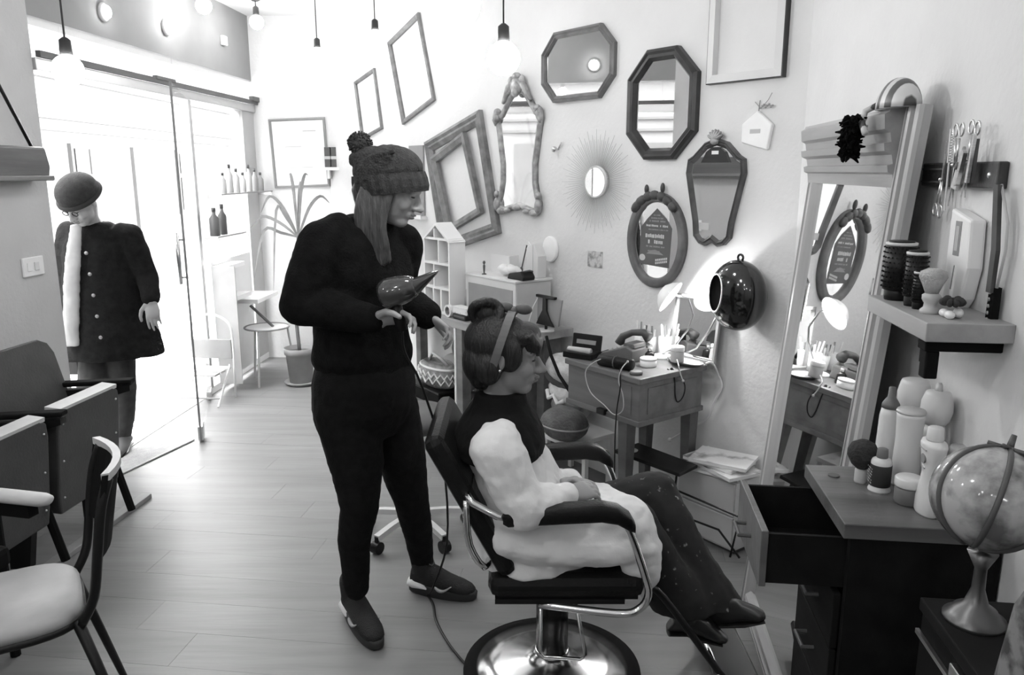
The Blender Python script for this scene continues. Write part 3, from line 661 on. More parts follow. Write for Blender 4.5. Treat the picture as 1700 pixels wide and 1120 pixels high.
# things on the chest
q = mroot('greeting_card', 'white greeting card standing on the small chest behind the figurine', 'card', -3.64, CT, 2.66); obj('leaf', MB().bb(-.09,.09,-.002,.002,0,.10), CARD, q); obj('leaf', MB().box((.085,.03,.05), (.003,.07,.10)), CARD, q)
q = mroot('figurine', 'tiny dark standing figurine on the front of the small chest', 'figurine', -3.62, CT, 2.53)
obj('body', MB().lathe([(.014,0),(.014,.004),(.004,.008),(.006,.03),(.007,.05),(.003,.058)], 12), DGREY, q, smooth=True); obj('head', MB().ell((0,0,.068), (.008,.008,.010)), DGREY, q, smooth=True)
q = mroot('crumpled_cloth', 'crumpled white cloth on the small chest', 'cloth', -3.49, CT, 2.60)
mb = MB()
for i in range(12): mb.ell((random.uniform(-.06,.07), random.uniform(-.03,.03), .03+random.uniform(0,.012)), (.032,.026,.016), Euler((random.random(),random.random(),random.random())).to_matrix(), 10, 6)
obj('folds', mb, CARD, q, smooth=True)
q = mroot('pennant_card', 'tall thin white pennant card with a dark pin standing on the small chest', 'card', -3.46, CT, 2.70); obj('sheet', MB().prism([(-.02,0),(.06,0),(.05,.17),(.03,.19)], -.002, .002), CARD, q); obj('pin', MB().tube([(-.02,-.01,.035),(.03,-.012,.17)], .004, 6), DGREY, q); obj('pin_clip', MB().ell((-.022,-.01,.03), (.011,.008,.014)), DGREY, q, smooth=True)
q = mroot('paper_lantern', 'pale translucent folded paper box standing at the back of the small chest', 'box', -3.36, CT, 2.69); obj('body', MB().prism([(-.05,0),(.06,0),(.065,.12),(.02,.19),(-.04,.16)], -.03, .03), OFFW, q, bevel=.004); obj('fold', MB().tube([(.02,-.031,.0),(.02,-.031,.18)], .0015, 5), LGREY, q)
q = mroot('clipper_case', 'black clipper case lying on the corner of the small chest', 'case', -3.33, CT, 2.57); obj('body', MB().prism([(-.075,0),(.07,0),(.075,.02),(.05,.05),(-.06,.03)], -.04, .04), BLACK, q, bevel=.006); obj('strap', MB().tube([(.04,-.03,.045),(.075,0,.055),(.05,.04,.045)], .005, 6), DGREY, q)
# small bottle, white box, black pouch and tape roll beside the house
q = mroot('dropper_bottle', 'slim clear bottle with a black base between house shelf and chest', 'bottle', -3.785, TZ, 2.52); obj('base', MB().lathe([(.016,0),(.016,.055)], 14), BLACK, q, smooth=True); obj('neck', MB().lathe([(.013,.055),(.012,.10),(.007,.115),(.007,.15),(.003,.155)], 14), LGREY, q, smooth=True)
q = mroot('black_pouch', 'flat black zip pouch on the work table under the white spotted box', 'pouch', -3.68, TZ, 2.43); obj('body', MB().bb(-.07,.065,-.035,.035,0,.032), BLACK, q, bevel=.008); obj('zip', MB().bb(-.06,.055,-.0365,-.035,.018,.021), DGREY, q)
q = mroot('spotted_box', 'white spotted pencil box lying on the flat black pouch', 'box', -3.68, TZ+.032, 2.43); obj('body', MB().bb(-.075,.07,-.03,.03,0,.035), brush_mat('spots', .8, .3, 45, .5, 'voronoi', .22), q, bevel=.005); obj('lid', MB().bb(-.076,.071,-.031,.031,.035,.041), WHITE, q, bevel=.002)
q = mroot('tape_roll', 'white ring of hair tape standing on its edge on the work table', 'tape roll', -3.80, TZ+.036, 2.405); obj('ring', MB().frame(ell_loop(.036,.036,28), [(0,-.012),(0,.012),(.01,.012),(.01,-.012),(0,-.012)]), WHITE, q); obj('core', MB().frame(ell_loop(.026,.026,28), [(0,-.011),(0,.011),(.004,.011),(.004,-.011),(0,-.011)]), GREY, q)
# tablet on its black stand
q = mroot('tablet_stand', 'black adjustable tablet stand with a grey tablet on the table end', 'stand', -3.15, TZ, 2.60)
obj('base_plate', MB().slab([(.05*math.cos(a), .04*math.sin(a)) for a in [2*PI*i/20 for i in range(20)]], 0, .008), OFFW, q)
obj('stem', MB().tube([(0,0,.008),(0,0,.035)], .008, 10), BLACK, q)
obj('back_plate', MB().prism([(-.07,.03),(.08,.03),(.045,.065),(.018,.11),(.015,.185),(-.015,.185),(-.018,.11),(-.05,.065)], -.014, -.004), BLACK, q, bevel=.003)
obj('clamp_bar', MB().bb(-.07,.085,-.016,.004,.175,.19), BLACK, q, bevel=.003)
obj('tablet', MB().prism([(-.075,.05),(.10,.035),(.13,.18),(-.07,.18)], -.002, .008), GREY, q, bevel=.003)
obj('earphone_wire', MB().tube([(-.06,-.01,.17),(-.075,-.03,.12),(-.08,-.05,.05),(-.09,-.06,.01)], .0025, 6), WHITE, q, smooth=True)
# hose from table to the desk
q = thing('power_lead', 'thick black lead drooping from the table end to the desk', 'cable', at(965, 668, 3.45))
obj('lead', MB().tube([at(907,558,3.78), at(915,590,3.72), at(928,622,3.63), at(945,648,3.55), at(968,668,3.45), at(990,676,3.36), at(1003,680,3.31)], .0085, 8), MBLACK, q, smooth=True, w=True)
obj('plug', MB().box(at(1000,682,3.30), (.05,.03,.025), Matrix.Rotation(RM,3,'Z')), BLACK, q, bevel=.003, w=True)
# patterned basket and black box under the table
q = mroot('storage_box', 'low black box on the lower shelf of the work table under the basket', 'box', -4.09, .20, 2.47); obj('body', MB().bb(-.19,.19,-.085,.09,0,.075), MBLACK, q, bevel=.006); obj('lid', MB().bb(-.195,.195,-.09,.094,.075,.088), BLACK, q, bevel=.004)
q = mroot('woven_basket', 'round woven basket with a pale zigzag band under the work table', 'basket', -4.05, .29, 2.48)
obj('body', MB().lathe([(.12,0),(.16,.02),(.185,.06),(.185,.10),(.165,.13),(.13,.155),(.13,.145)], 32, M=Matrix.Diagonal((1,.5,1))), mat('basket_weave', .22, .8, 0, .35, 40, .5, 60), q, smooth=True)
ZG = mat('zigzag_pale', .7, .7)
for zz, am, k in ((.055,.022,16),(.09,.018,20)):
    pts = []
    for i in range(2*k): a = 2*PI*i/(2*k); r_ = .189; pts.append((r_*math.cos(a), r_*.5*math.sin(a), zz+(am if i % 2 else -am)*.8))
    obj('zigzag', MB().tube(pts, .0065, 6, True), ZG, q)
obj('rim', MB().tube([(.168*math.cos(2*PI*i/32), .084*math.sin(2*PI*i/32), .128) for i in range(32)], .008, 6, True), ZG, q, smooth=True)
obj('handle', MB().tube([(-.1,0,.15),(-.02,-.03,.21),(.08,-.03,.19),(.12,0,.14)], .009, 8), LGREY, q, smooth=True)
q = mroot('rolled_towels', 'dark folded towels heaped behind the woven basket on the lower shelf', 'towels', -4.10, .20, 2.66); obj('roll', MB().ell((0,0,.13), (.2,.07,.13)), GREY, q, smooth=True); obj('roll', MB().ell((.08,.0,.30), (.13,.06,.09)), DGREY, q, smooth=True)
# textile heap and cushion at the table end
q = mroot('folded_throw', 'heap of pale and dark knitted throws hanging out at the table end', 'throw', -3.0, .28, 2.64)
THR = mat('knit_pale', .55, .9, 0, .3, 20, .6, 70); THD = mat('knit_dark', .07, .9, 0, .3, 20, .5, 70)
obj('fold', MB().ell((-.01,0,.30), (.14,.11,.075), Euler((0,.25,0)).to_matrix()), THR, q, smooth=True)
obj('fold', MB().ell((.03,-.02,.19), (.13,.11,.055), Euler((0,.35,0)).to_matrix()), THR, q, smooth=True)
obj('dark_fold', MB().ell((-.02,-.02,.245), (.13,.09,.03), Euler((0,.3,0)).to_matrix()).ell((-.02,-.05,.17), (.05,.05,.04)), THD, q, smooth=True)
obj('under_fold', MB().ell((-.03,.04,.09), (.13,.09,.09)), mat('knit_grey', .33, .9, 0, .3, 20, .5, 70), q, smooth=True)
obj('fringe', MB().tube([(-.05,-.11,.2),(-.02,-.125,.165),(.02,-.125,.19),(.05,-.125,.15),(.09,-.12,.17)], .012, 6), WHITE, q, smooth=True)
q = mroot('round_cushion', 'round brown fur cushion lying at the foot of the throws', 'cushion', -2.83, .28, 2.46)
obj('cover', MB().ell((0,0,.085), (.135,.11,.085), None, 24, 14), mat('fur_brown', .12, .95, 0, .4, 14, .9, 80), q, smooth=True); obj('piping', MB().tube([(.134*math.cos(2*PI*i/28), .109*math.sin(2*PI*i/28), .085) for i in range(28)], .005, 6, True), GREY, q, smooth=True)
q = mroot('low_bench', 'low white bench under the throws at the end of the work table', 'bench', -2.93, 0, 2.60)
obj('seat_board', MB().bb(-.17,.17,-.16,.15,.255,.278), OFFW, q, bevel=.003)
for x in (-.15, .15):
    for y in (-.04, .13): obj('leg', MB().bb(x-.012,x+.012,y-.012,y+.012,0,.255), OFFW, q)

# ---------------------------------------------------------------- small desk with telephone
DZ = .76
DW = wood('desk_wood', .135, .3, .5)
t = mroot('wooden_desk', 'small old wooden desk with panelled box body and tapered legs in the corner', 'desk', -2.42, 0, 2.51)
obj('body', MB().bb(-.215,.235,-.20,.20,.555,.735), DW, t, bevel=.004)
obj('desktop', MB().bb(-.228,.248,-.212,.212,.735,DZ), DW, t, bevel=.004)
obj('bottom_rail', MB().bb(-.222,.242,-.207,.207,.548,.572), DW, t, bevel=.003)
obj('panel', MB().bb(-.17,.19,-.203,-.2,.59,.715), DW, t); obj('side_panel', MB().bb(.235,.239,-.15,.16,.595,.71), DW, t, bevel=.001)
for x, y in ((.13, -.16), (.20, .165), (-.06, .165)):
        obj('leg', MB().rings([[Vector((x+a*.028, y+b*.028, .555)) for a, b in ((-1,-1),(1,-1),(1,1),(-1,1))], [Vector((x+a*.016, y+b*.016, 0)) for a, b in ((-1,-1),(1,-1),(1,1),(-1,1))]]), WOODD, t)
def ondesk(name, label, cat, u, v, rz=None, group=None, z=DZ): return thing(name, label, cat, atz(u, v, z), RM if rz is None else rz, group)
# telephone
q = ondesk('telephone', 'grey push button desk telephone on the wooden desk', 'telephone', 1040, 594, RM+.15)
PH = mat('phone_grey', .14, .4, 0, .15, 10); PHD = mat('phone_dark', .07, .4)
obj('base', MB().prism([(-.085,0),(.085,0),(.085,.06),(.05,.075),(-.085,.028)], -.08, .085), PH, q, bevel=.006)
kb = mesh_of('key', MB().bb(-.007,.007,-.006,.006,0,.006), OFFW, False)
for i in range(4):
    for j in range(3): kid('key', kb, q, (-.058+.026*i, -.04+.026*j, .037+.0105*i), (0, -.33, 0))
hs = obj('handset', MB().tube([(-.075,.045,.05),(-.06,.05,.085),(-.01,.055,.11),(.05,.055,.118),(.085,.05,.10)], [.024,.018,.015,.018,.026], 10), PHD, q, smooth=True)
obj('dial_panel', MB().prism([(.02,.070),(.085,.066),(.08,.085),(.03,.085)], -.06, .03), PH, q, bevel=.003)
obj('handset_cord', MB().tube([(-.08,-.03,.03),(-.12,-.07,.012),(-.14,-.10,.006),(-.10,-.12,.006)], .004, 6), DGREY, q, smooth=True)
q = ondesk('clipper_box', 'open black clipper box standing at the far end of the wooden desk', 'box', 966, 592, RM+.35)
obj('tray', MB().bb(-.075,.075,-.05,.05,0,.03), BLACK, q, bevel=.004); obj('lid', MB().box((0,.05,.06), (.15,.012,.075), Matrix.Rotation(-.2,3,'X')), BLACK, q, bevel=.004); obj('clipper', MB().tube([(-.06,-.02,.036),(.06,-.03,.036)], [.012,.016], 10), LGREY, q, smooth=True); obj('lid_slot', MB().box((0,.042,.062), (.1,.004,.02), Matrix.Rotation(-.2,3,'X')), GREY, q)
q = ondesk('black_roll_case', 'long black rolled case lying on the front edge of the wooden desk', 'case', 1022, 611, RM+.25)
obj('roll', MB().tube([(-.085,0,.027),(-.08,0,.027),(.08,0,.027),(.085,0,.027)], [.02,.026,.026,.02], 14), LEATHER, q, smooth=True); obj('tie', MB().tube([(.0,.027*math.cos(a),.027+.027*math.sin(a)) for a in [2*PI*i/16 for i in range(16)]], .003, 6, True), DGREY, q)
q = ondesk('spray_bottle', 'small black pump bottle in front of the white pots on the desk', 'bottle', 1078, 602)
obj('bottle', MB().lathe([(.019,0),(.021,.004),(.021,.042),(.012,.052)], 18), BLACK, q, smooth=True); obj('collar', MB().lathe([(.010,.052),(.010,.07)], 14), STEEL, q, smooth=True); obj('nozzle', MB().bb(-.006,.006,-.02,.006,.07,.08), STEEL, q)
def pot(u, v, r, h, m, label, pens=0):
    q = ondesk('pen_pot', label, 'pot', u, v, None, 'pots on the desk')
    obj('pot', MB().lathe([(r*.9,0),(r,.004),(r,h),(r*.88,h),(r*.88,.01)], 22), m, q, smooth=True)
    for k in range(pens):
        a = 2.3*k; obj('pen', MB().tube([(r*.4*math.cos(a), r*.4*math.sin(a), .012), (r*.85*math.cos(a), r*.85*math.sin(a), h+.035+.012*(k % 3))], .0045, 8), (WHITE, GREY, OFFW, DGREY)[k % 4], q, smooth=True)
PORC = mat('porcelain', .9, .25, 0, .02, 5)
pot(1063, 580, .030, .085, PORC, 'white pot with pens between telephone and lamp', 4)
pot(1081, 584, .022, .075, PORC, 'slender white pot with a brush in front of the lamp', 3)
pot(1103, 588, .030, .088, PORC, 'wide white pot with brushes beside the ridged jar', 5)
pot(1136, 588, .020, .092, STEEL, 'slim metal canister against the bright desk mirror', 0)
q = ondesk('ridged_jar', 'pale ridged jar with a screw lid on a dark dish', 'jar', 1124, 600, None, None, DZ+.016)
obj('jar', MB().lathe([(.028,0),(.03,.004),(.03,.045),(.026,.05)], 22), mat('jar_tan', .42, .5, 0, .1, 10), q, smooth=True); obj('lid', MB().lathe([(.030,.05),(.031,.053),(.031,.068),(.027,.071)], 22), OFFW, q, smooth=True)
q = ondesk('dark_dish', 'shallow dark oval dish on the corner of the wooden desk', 'dish', 1138, 604)
obj('dish', MB().lathe([(.07,0),(.095,.012),(.098,.016),(.09,.015),(.06,.008)], 30, M=Matrix.Diagonal((1,.55,1))), DGREY, q, smooth=True); obj('contents', MB().lathe([(.085,.011),(.08,.014)], 30, M=Matrix.Diagonal((1,.55,1))), WHITE, q, smooth=True)
q = ondesk('wax_tin', 'round white wax tin lying on the desk beside the black roll case', 'tin', 1076, 607)
obj('tin', MB().lathe([(.036,0),(.037,.003),(.037,.028)], 24), PORC, q, smooth=True); obj('lid', MB().lathe([(.0375,.028),(.0375,.036),(.034,.038)], 24), WHITE, q, smooth=True)
q = ondesk('dark_compact', 'flat dark round compact at the front corner of the desk', 'compact', 1056, 621)
obj('case', MB().lathe([(.026,0),(.028,.003),(.028,.010),(.025,.013)], 22), DGREY, q, smooth=True); obj('mirror_lid', MB().lathe([(.025,.013),(.02,.0145)], 22), GREY, q, smooth=True)
# bright mirror standing at the back of the desk
q = mroot('desk_mirror', 'framed mirror leaning on the wall at the back of the desk, lit by the lamp', 'mirror', -2.235, DZ, 2.745)
q.matrix_basis = q.matrix_basis @ Matrix.Rotation(-.11, 4, 'X')
obj('frame', MB().frame([(-.17,0),(.09,0),(.09,.29),(-.17,.29)], [(0,0),(0,.014),(.012,.016),(.014,.006),(.014,0)]), GREY, q); obj('glass', MB().bb(-.157,.077,-.006,-.001,.013,.277), MIRROR, q); obj('backing', MB().bb(-.16,.08,-.001,.003,.01,.28), DGREY, q)
# desk lamp
q = mroot('desk_lamp', 'white desk lamp with a round shade and bent arm lighting the corner', 'lamp', -2.385, DZ, 2.66)
LW = mat('lamp_white', .9, .35)
obj('base', MB().lathe([(.045,0),(.045,.012),(.012,.018)], 24), LW, q, smooth=True)
obj('arm', MB().tube([(0,0,.015),(.06,.0,.05),(.13,.02,.15),(.155,.02,.22),(.14,.0,.295),(.09,-.03,.305)], .0045, 8), STEEL, q, smooth=True)
AX = Matrix.Rotation(math.radians(62), 3, 'Y') @ Matrix.Rotation(math.radians(-16), 3, 'X')
shp = [(.012,.03),(.03,.026),(.055,.008),(.078,-.02),(.080,-.024),(.076,-.022),(.052,.004),(.028,.02),(.012,.024)]
SC = Vector((.045,-.035,.305)); AXs = Matrix.Rotation(math.radians(-55), 3, 'Y') @ Matrix.Rotation(math.radians(20), 3, 'X')
obj('shade', MB().lathe(shp, 32, SC, AXs), LW, q, smooth=True)
obj('bulb', MB().ell(SC+AXs @ Vector((0,0,-.004)), .020), mat('desk_bulb', 1, .3, emit=160), q, smooth=True)
# cables over the desk
def cable(label, pts, r, m, name='cable'):
    q = thing(name, label, 'cable', pts[0]); obj('wire', MB().tube(pts, r, 6), m, q, smooth=True, w=True); obj('plug', MB().ell(pts[-1], r*2.2), m, q, smooth=True, w=True)
def smoothpts(P, n=5):
    out = []
    for i in range(len(P)-1):
        p0, p1, p2, p3 = P[max(i-1,0)], P[i], P[i+1], P[min(i+2,len(P)-1)]
        for k in range(n):
            t_ = k/n; out.append(.5*((2*p1)+(p2-p0)*t_+(2*p0-5*p1+4*p2-p3)*t_*t_+(3*p1-p0-3*p2+p3)*t_**3))
    return out+[P[-1]]
def dk(u, v, D): d = ray(u, v); return Vector((0,0,CH))+d*(D/(d.x*nM[0]+d.y*nM[1]))
cable('pale thin wire looping over the front of the desk', smoothpts([dk(1005,593,2.33), dk(985,602,2.29), dk(972,618,2.285), dk(980,650,2.285), dk(1003,672,2.285), dk(1020,688,2.285), dk(1034,680,2.285), dk(1034,655,2.285), dk(1027,632,2.285), dk(1032,612,2.29), dk(1042,600,2.33)]), .0024, LGREY)
cable('black wire hanging straight down from the desk front to the floor', smoothpts([dk(1029,612,2.30), dk(1030,640,2.28), dk(1024,680,2.28), dk(1021,730,2.28), dk(1020,800,2.28)]), .003, BLACK)
cable('black loop of wire hanging over the side of the desk', smoothpts([atz(1108,612,DZ+.004), Vector(at(1119,625,3.26)), at(1121,655,3.26), at(1125,667,3.26), at(1134,658,3.26), at(1137,640,3.26), at(1128,622,3.27), atz(1115,612,DZ+.004)]), .003, BLACK)
cable('short pale wire end dangling from the ridged jar', smoothpts([at(1124,597,3.31), at(1127,608,3.25), at(1130,622,3.25), at(1134,632,3.25)]), .0028, LGREY)
cable('white mains wire running down the wall from the desk corner', smoothpts([dk(1172,603,2.66), dk(1182,602,2.68), dk(1192,620,2.77), dk(1198,642,2.785), dk(1185,668,2.785), dk(1173,695,2.785), dk(1150,708,2.785), dk(1112,730,2.785)]), .005, WHITE)
# low white cabinet with magazines
t = mroot('low_cabinet', 'low pale cabinet with two wide drawer fronts in the corner under magazines', 'cabinet', -2.03, 0, 2.68)
obj('body', MB().bb(-.16,.15,-.09,.11,.02,.325), OFFW, t, bevel=.002)
for k in range(2): obj('drawer_front', MB().bb(-.155,.145,-.10,-.09,.03+.148*k,.172+.148*k), LGREY, t, bevel=.003)
obj('plinth', MB().bb(-.15,.14,-.07,.10,0,.02), DGREY, t)
MAG = [brush_mat('magazine_print_%d' % k, .78, .12, 9+3*k, .3, 'noise', .40+.04*k) for k in range(3)]
for k, (s_, D_, rz, tx) in enumerate(((-2.035,2.665,.25,'lowest in the pile'),(-1.99,2.66,-.2,'sticking out on the standing mirror side'),(-2.04,2.67,.05,'half covered near the top'),(-2.01,2.66,.35,'topmost of the pile'))):
    q = thing('magazine', 'glossy magazine on the low cabinet, '+tx, 'magazine', MWP(s_, .325+.0165*k, D_), RM+rz, 'magazines on the low cabinet')
    obj('pages', MB().bb(-.125,.125,-.092,.092,0,.014), WHITE, q, bevel=.002); obj('cover', MB().bb(-.126,.126,-.093,.093,.014,.016), MAG[k % 3], q)
# black folding tray stand in front of it
t = thing('tray_stand', 'black metal folding tray stand in front of the low cabinet', 'stand', MWP(-2.2,0,2.45), RM)
obj('tray', MB().hexa([MWP(-2.40,.355,2.385), MWP(-2.03,.355,2.40), MWP(-2.05,.355,2.54), MWP(-2.40,.355,2.54), MWP(-2.40,.37,2.385), MWP(-2.03,.37,2.40), MWP(-2.05,.37,2.54), MWP(-2.40,.37,2.54)]), BLACK, t, w=True, bevel=.002)
for pts in ([MWP(-2.06,.36,2.42), MWP(-2.12,.0,2.46)], [dk(1101,804,2.47), dk(1228,858,2.47), dk(1212,924,2.47)], [dk(1118,851,2.49), dk(1193,879,2.49), dk(1228,926,2.49)], [MWP(-2.38,.36,2.42), MWP(-2.35,.0,2.45)]):
    obj('leg', MB().tube(pts, .0048, 8), BLACK, t, w=True)
q = thing('glass_jar', 'small glass jar lid on the black tray stand', 'lid', MWP(-2.34,.37,2.44)); obj('disc', MB().lathe([(.024,0),(.026,.004),(.02,.008)], 20), LGREY, q, smooth=True); obj('knob', MB().ell((0,0,.011), .005), STEEL, q, smooth=True)

# ---------------------------------------------------------------- rolling stool behind the stylist
t = thing('rolling_stool', 'low rolling stool with grey round seat and five castors behind the stylist', 'stool', (-.44, 3.29, 0), .35)
obj('seat', MB().lathe([(.10,.50),(.165,.505),(.185,.53),(.182,.555),(.15,.578),(.08,.587),(.0,.588)], 36), mat('seat_grey', .10, .5, 0, .1, 10), t, smooth=True)
obj('seat_plate', MB().lathe([(.09,.485),(.10,.50)], 24), BLACK, t, smooth=True)
obj('column', MB().lathe([(.022,.09),(.022,.30),(.014,.30),(.014,.49)], 18), CHROME, t, smooth=True); obj('hub', MB().lathe([(.04,.07),(.04,.10),(.025,.13)], 20), OFFW, t, smooth=True)
for i in range(5):
    a = 2*PI*i/5; c, s_ = math.cos(a), math.sin(a)
    obj('spoke', MB().tube([(.02*c,.02*s_,.095),(.15*c,.15*s_,.085),(.245*c,.245*s_,.07)], 0, sq=(.014,.012)), OFFW, t)
    w_ = obj('castor', MB().tube([(.245*c-.018*s_,.245*s_+.018*c,.027),(.245*c+.018*s_,.245*s_-.018*c,.027)], .027, 16), BLACK, t, auto=True)
    obj('castor_fork', MB().tube([(.245*c,.245*s_,.03),(.245*c,.245*s_,.075)], .010, 8), BLACK, w_)
# ================================================================== DRESSER CORNER (right wall)
RR = wrot(nR)
def RWP(s, z, D): return Vector((nR[0]*D, nR[1]*D, 0))+wr(nR)*s+Vector((0,0,z))
def rroot(name, label, cat, s, z, D, group=None): return thing(name, label, cat, RWP(s, z, D), RR, group)   # local x towards camera, +y to the wall
DH = .95
t = rroot('drawer_chest', 'narrow dark wooden chest of drawers with its top drawer pulled open', 'chest of drawers', -1.59, 0, .60)
DRW = mat('chest_wood', .010, .7, 0, .3, 3, .1, 8, stretch=(.6,6,6), spec=.12); DRT = wood('chest_top_wood', .13, .3, .4, 1)
x0, x1, y0, y1 = -.155, .155, -.145, .14
obj('top', MB().bb(x0,x1,y0,y1,DH-.03,DH), DRT, t, bevel=.002)
obj('carcass', MB().bb(x0+.005,x0+.022,y0+.015,y1,0,DH-.03).bb(x1-.022,x1-.005,y0+.015,y1,0,DH-.03).bb(x0+.022,x1-.022,y1-.012,y1,0,DH-.03).bb(x0+.022,x1-.022,y0+.02,y1-.012,.04,.055), DRW, t)
obj('top_clasp', MB().lathe([(.012,DH),(.012,DH+.003)], 16, (-.09,-.10,0)), DGREY, t)
zt = DH-.034
for k in range(5):
    h = .118; z1_ = zt-k*(h+.006); z0_ = z1_-h; pull = -.145 if k == 0 else 0.0
    if z0_ < .05: break
    xi0, xi1 = x0+.024, x1-.024; yf = y0+pull
    d = obj('drawer', MB().bb(xi0,xi1,yf,yf+.014,z0_,z1_), DRT if k == 0 else DRW, t, bevel=.002)
    obj('drawer_box', MB().bb(xi0+.006,xi0+.014,yf+.014,yf+.24,z0_+.012,z1_-.008).bb(xi1-.014,xi1-.006,yf+.014,yf+.24,z0_+.012,z1_-.008).bb(xi0+.006,xi1-.006,yf+.014,yf+.24,z0_+.006,z0_+.012).bb(xi0+.006,xi1-.006,yf+.232,yf+.24,z0_+.012,z1_-.008), DRW, d)
    zc = (z0_+z1_)/2; xc = (xi0+xi1)/2
    obj('handle', MB().tube([(xc-.03,yf,zc),(xc-.03,yf-.024,zc),(xc+.03,yf-.024,zc),(xc+.03,yf,zc)], .0045, 8), DGREY, d)
q = rroot('drawer_comb', 'dark comb lying inside the open top drawer', 'comb', -1.57, zt-.105, .38); obj('spine', MB().bb(-.06,.06,-.01,.0,0,.01), DGREY, q); obj('teeth', MB().bb(-.058,.058,.0,.018,.002,.006), DGREY, q)
# ---- bottles and jars on the chest
def ontop(name, label, cat, u, v, group=None, z=DH, rz=0): return thing(name, label, cat, atz(u, v, z), RR+rz, group)
BOT = mat('bottle_white', .72, .35, 0, .04, 6); CAPD = mat('cap_grey', .16, .45); BLAB = mat('label_dark', .03, .5, 0, .2, 10); BOT2 = mat('bottle_pearl', .58, .3, 0, .06, 8)
G = 'hair products on the chest'
q = ontop('makeup_brush', 'fat dark powder brush with a short pale handle standing on its end', 'brush', 1428, 800, G)
obj('handle', MB().lathe([(.012,0),(.013,.004),(.013,.028),(.010,.032)], 18), LGREY, q, smooth=True); obj('bristles', MB().lathe([(.011,.032),(.022,.042),(.031,.06),(.031,.072),(.024,.086),(.01,.094),(.001,.095)], 24), mat('brush_hair', .035, .95, 0, .3, 60, .7, 160), q, smooth=True)
q = ontop('serum_bottle', 'small white bottle with a dark printed label and grey cap', 'bottle', 1459, 813, G)
obj('bottle', MB().lathe([(.022,0),(.0225,.003),(.020,.008),(.0205,.062),(.018,.068),(.011,.072)], 24), BOT, q, smooth=True); lb = obj('label', MB().lathe([(.0207,.012),(.0211,.013),(.0211,.057),(.0207,.058)], 24), BLAB, q, smooth=True)
mb = MB()
for k in range(6):
    for j in range(7): mb.bb(-.014+.004*j, -.0115+.004*j, -.0218, -.0212, .018+.006*k, .0205+.006*k) if (j*3+k) % 4 else None
obj('print', mb, LGREY, lb); obj('cap', MB().lathe([(.011,.072),(.0115,.074),(.0105,.09),(.009,.091)], 20), CAPD, q, smooth=True)
q = ontop('nozzle_bottle', 'tall slim white bottle with a grey pointed nozzle cap', 'bottle', 1468, 778, G)
obj('bottle', MB().lathe([(.022,0),(.0235,.004),(.023,.05),(.021,.125),(.018,.14),(.014,.143)], 24), BOT, q, smooth=True); obj('cap', MB().lathe([(.019,.143),(.018,.152),(.012,.162),(.008,.167),(.007,.188),(.005,.19)], 20), CAPD, q, smooth=True)
q = ontop('conditioner_bottle', 'tall wide white conditioner bottle with a flat top behind the small jar', 'bottle', 1500, 803, G)
obj('bottle', MB().lathe([(.026,0),(.028,.004),(.0265,.05),(.025,.10),(.027,.15),(.028,.158)], 26), BOT, q, smooth=True); obj('flat_cap', MB().lathe([(.0285,.158),(.029,.161),(.027,.165)], 26), BOT2, q, smooth=True)
q = ontop('round_cap_bottle', 'tall white bottle with a large round cap beside the wall, next to the nozzle bottle', 'bottle', 1505, 768, G)
obj('bottle', MB().lathe([(.026,0),(.028,.004),(.027,.08),(.024,.12)], 26), BOT, q, smooth=True); obj('round_cap', MB().lathe([(.024,.12),(.026,.125),(.034,.145),(.035,.165),(.030,.188),(.027,.195),(.022,.197)], 28), BOT, q, smooth=True)
q = ontop('ball_cap_bottle', 'tall white bottle with a ball shaped cap and pump tip', 'bottle', 1542, 790, G)
obj('bottle', MB().lathe([(.025,0),(.027,.004),(.026,.08),(.020,.118)], 26), BOT2, q, smooth=True); obj('ball_cap', MB().lathe([(.020,.118),(.027,.128),(.032,.148),(.031,.168),(.026,.184),(.024,.19),(.014,.193)], 28), BOT, q, smooth=True); obj('pump_tip', MB().lathe([(.008,.193),(.007,.205),(.004,.21)], 14), OFFW, q, smooth=True)
q = ontop('cream_jar', 'squat cream jar with a wide white lid at the front of the chest', 'jar', 1506, 834, G)
obj('jar', MB().lathe([(.024,0),(.026,.004),(.026,.032),(.022,.036)], 24), CAPD, q, smooth=True); obj('lid', MB().lathe([(.0265,.036),(.0275,.039),(.0275,.052),(.024,.055)], 24), BOT, q, smooth=True)
q = ontop('shampoo_bottle', 'flared white shampoo bottle with a round dark emblem', 'bottle', 1538, 850, G)
prof_ = [(.031,0),(.034,.004),(.034,.03),(.027,.06),(.024,.082),(.030,.115),(.035,.138),(.032,.145),(.015,.148)]
obj('bottle', MB().lathe(prof_, 28, M=Matrix.Diagonal((1,.62,1))), BOT, q, smooth=True); obj('cap', MB().lathe([(.015,.148),(.0155,.151),(.014,.172),(.012,.174)], 20), BOT, q, smooth=True)
obj('emblem', MB().tube([(.003,-.0160,.112),(.003,-.0195,.112)], .0095, 20), GREY, q, auto=True)
mb = MB()
for k in range(7): mb.bb(-.012+.0042*k,-.009+.0042*k,-.0215,-.0185,.130,.1325)
mb.bb(-.004,.008,-.0175,-.0145,.092,.0945); obj('print', mb, LGREY, q)
q = ontop('dark_bottle', 'short squat bottle with dark printed bands beside the wall', 'bottle', 1588, 812, G)
obj('bottle', MB().lathe([(.025,0),(.026,.004),(.026,.06),(.02,.075)], 22), GREY, q, smooth=True); obj('lid', MB().lathe([(.022,.075),(.022,.09),(.02,.094)], 22), BOT2, q, smooth=True); obj('band', MB().lathe([(.0265,.03),(.0268,.031),(.0268,.05),(.0265,.051)], 22), BLAB, q, smooth=True)
q = ontop('spotted_pouch', 'crumpled translucent pouch with dark spots behind the globe', 'pouch', 1645, 815, G)
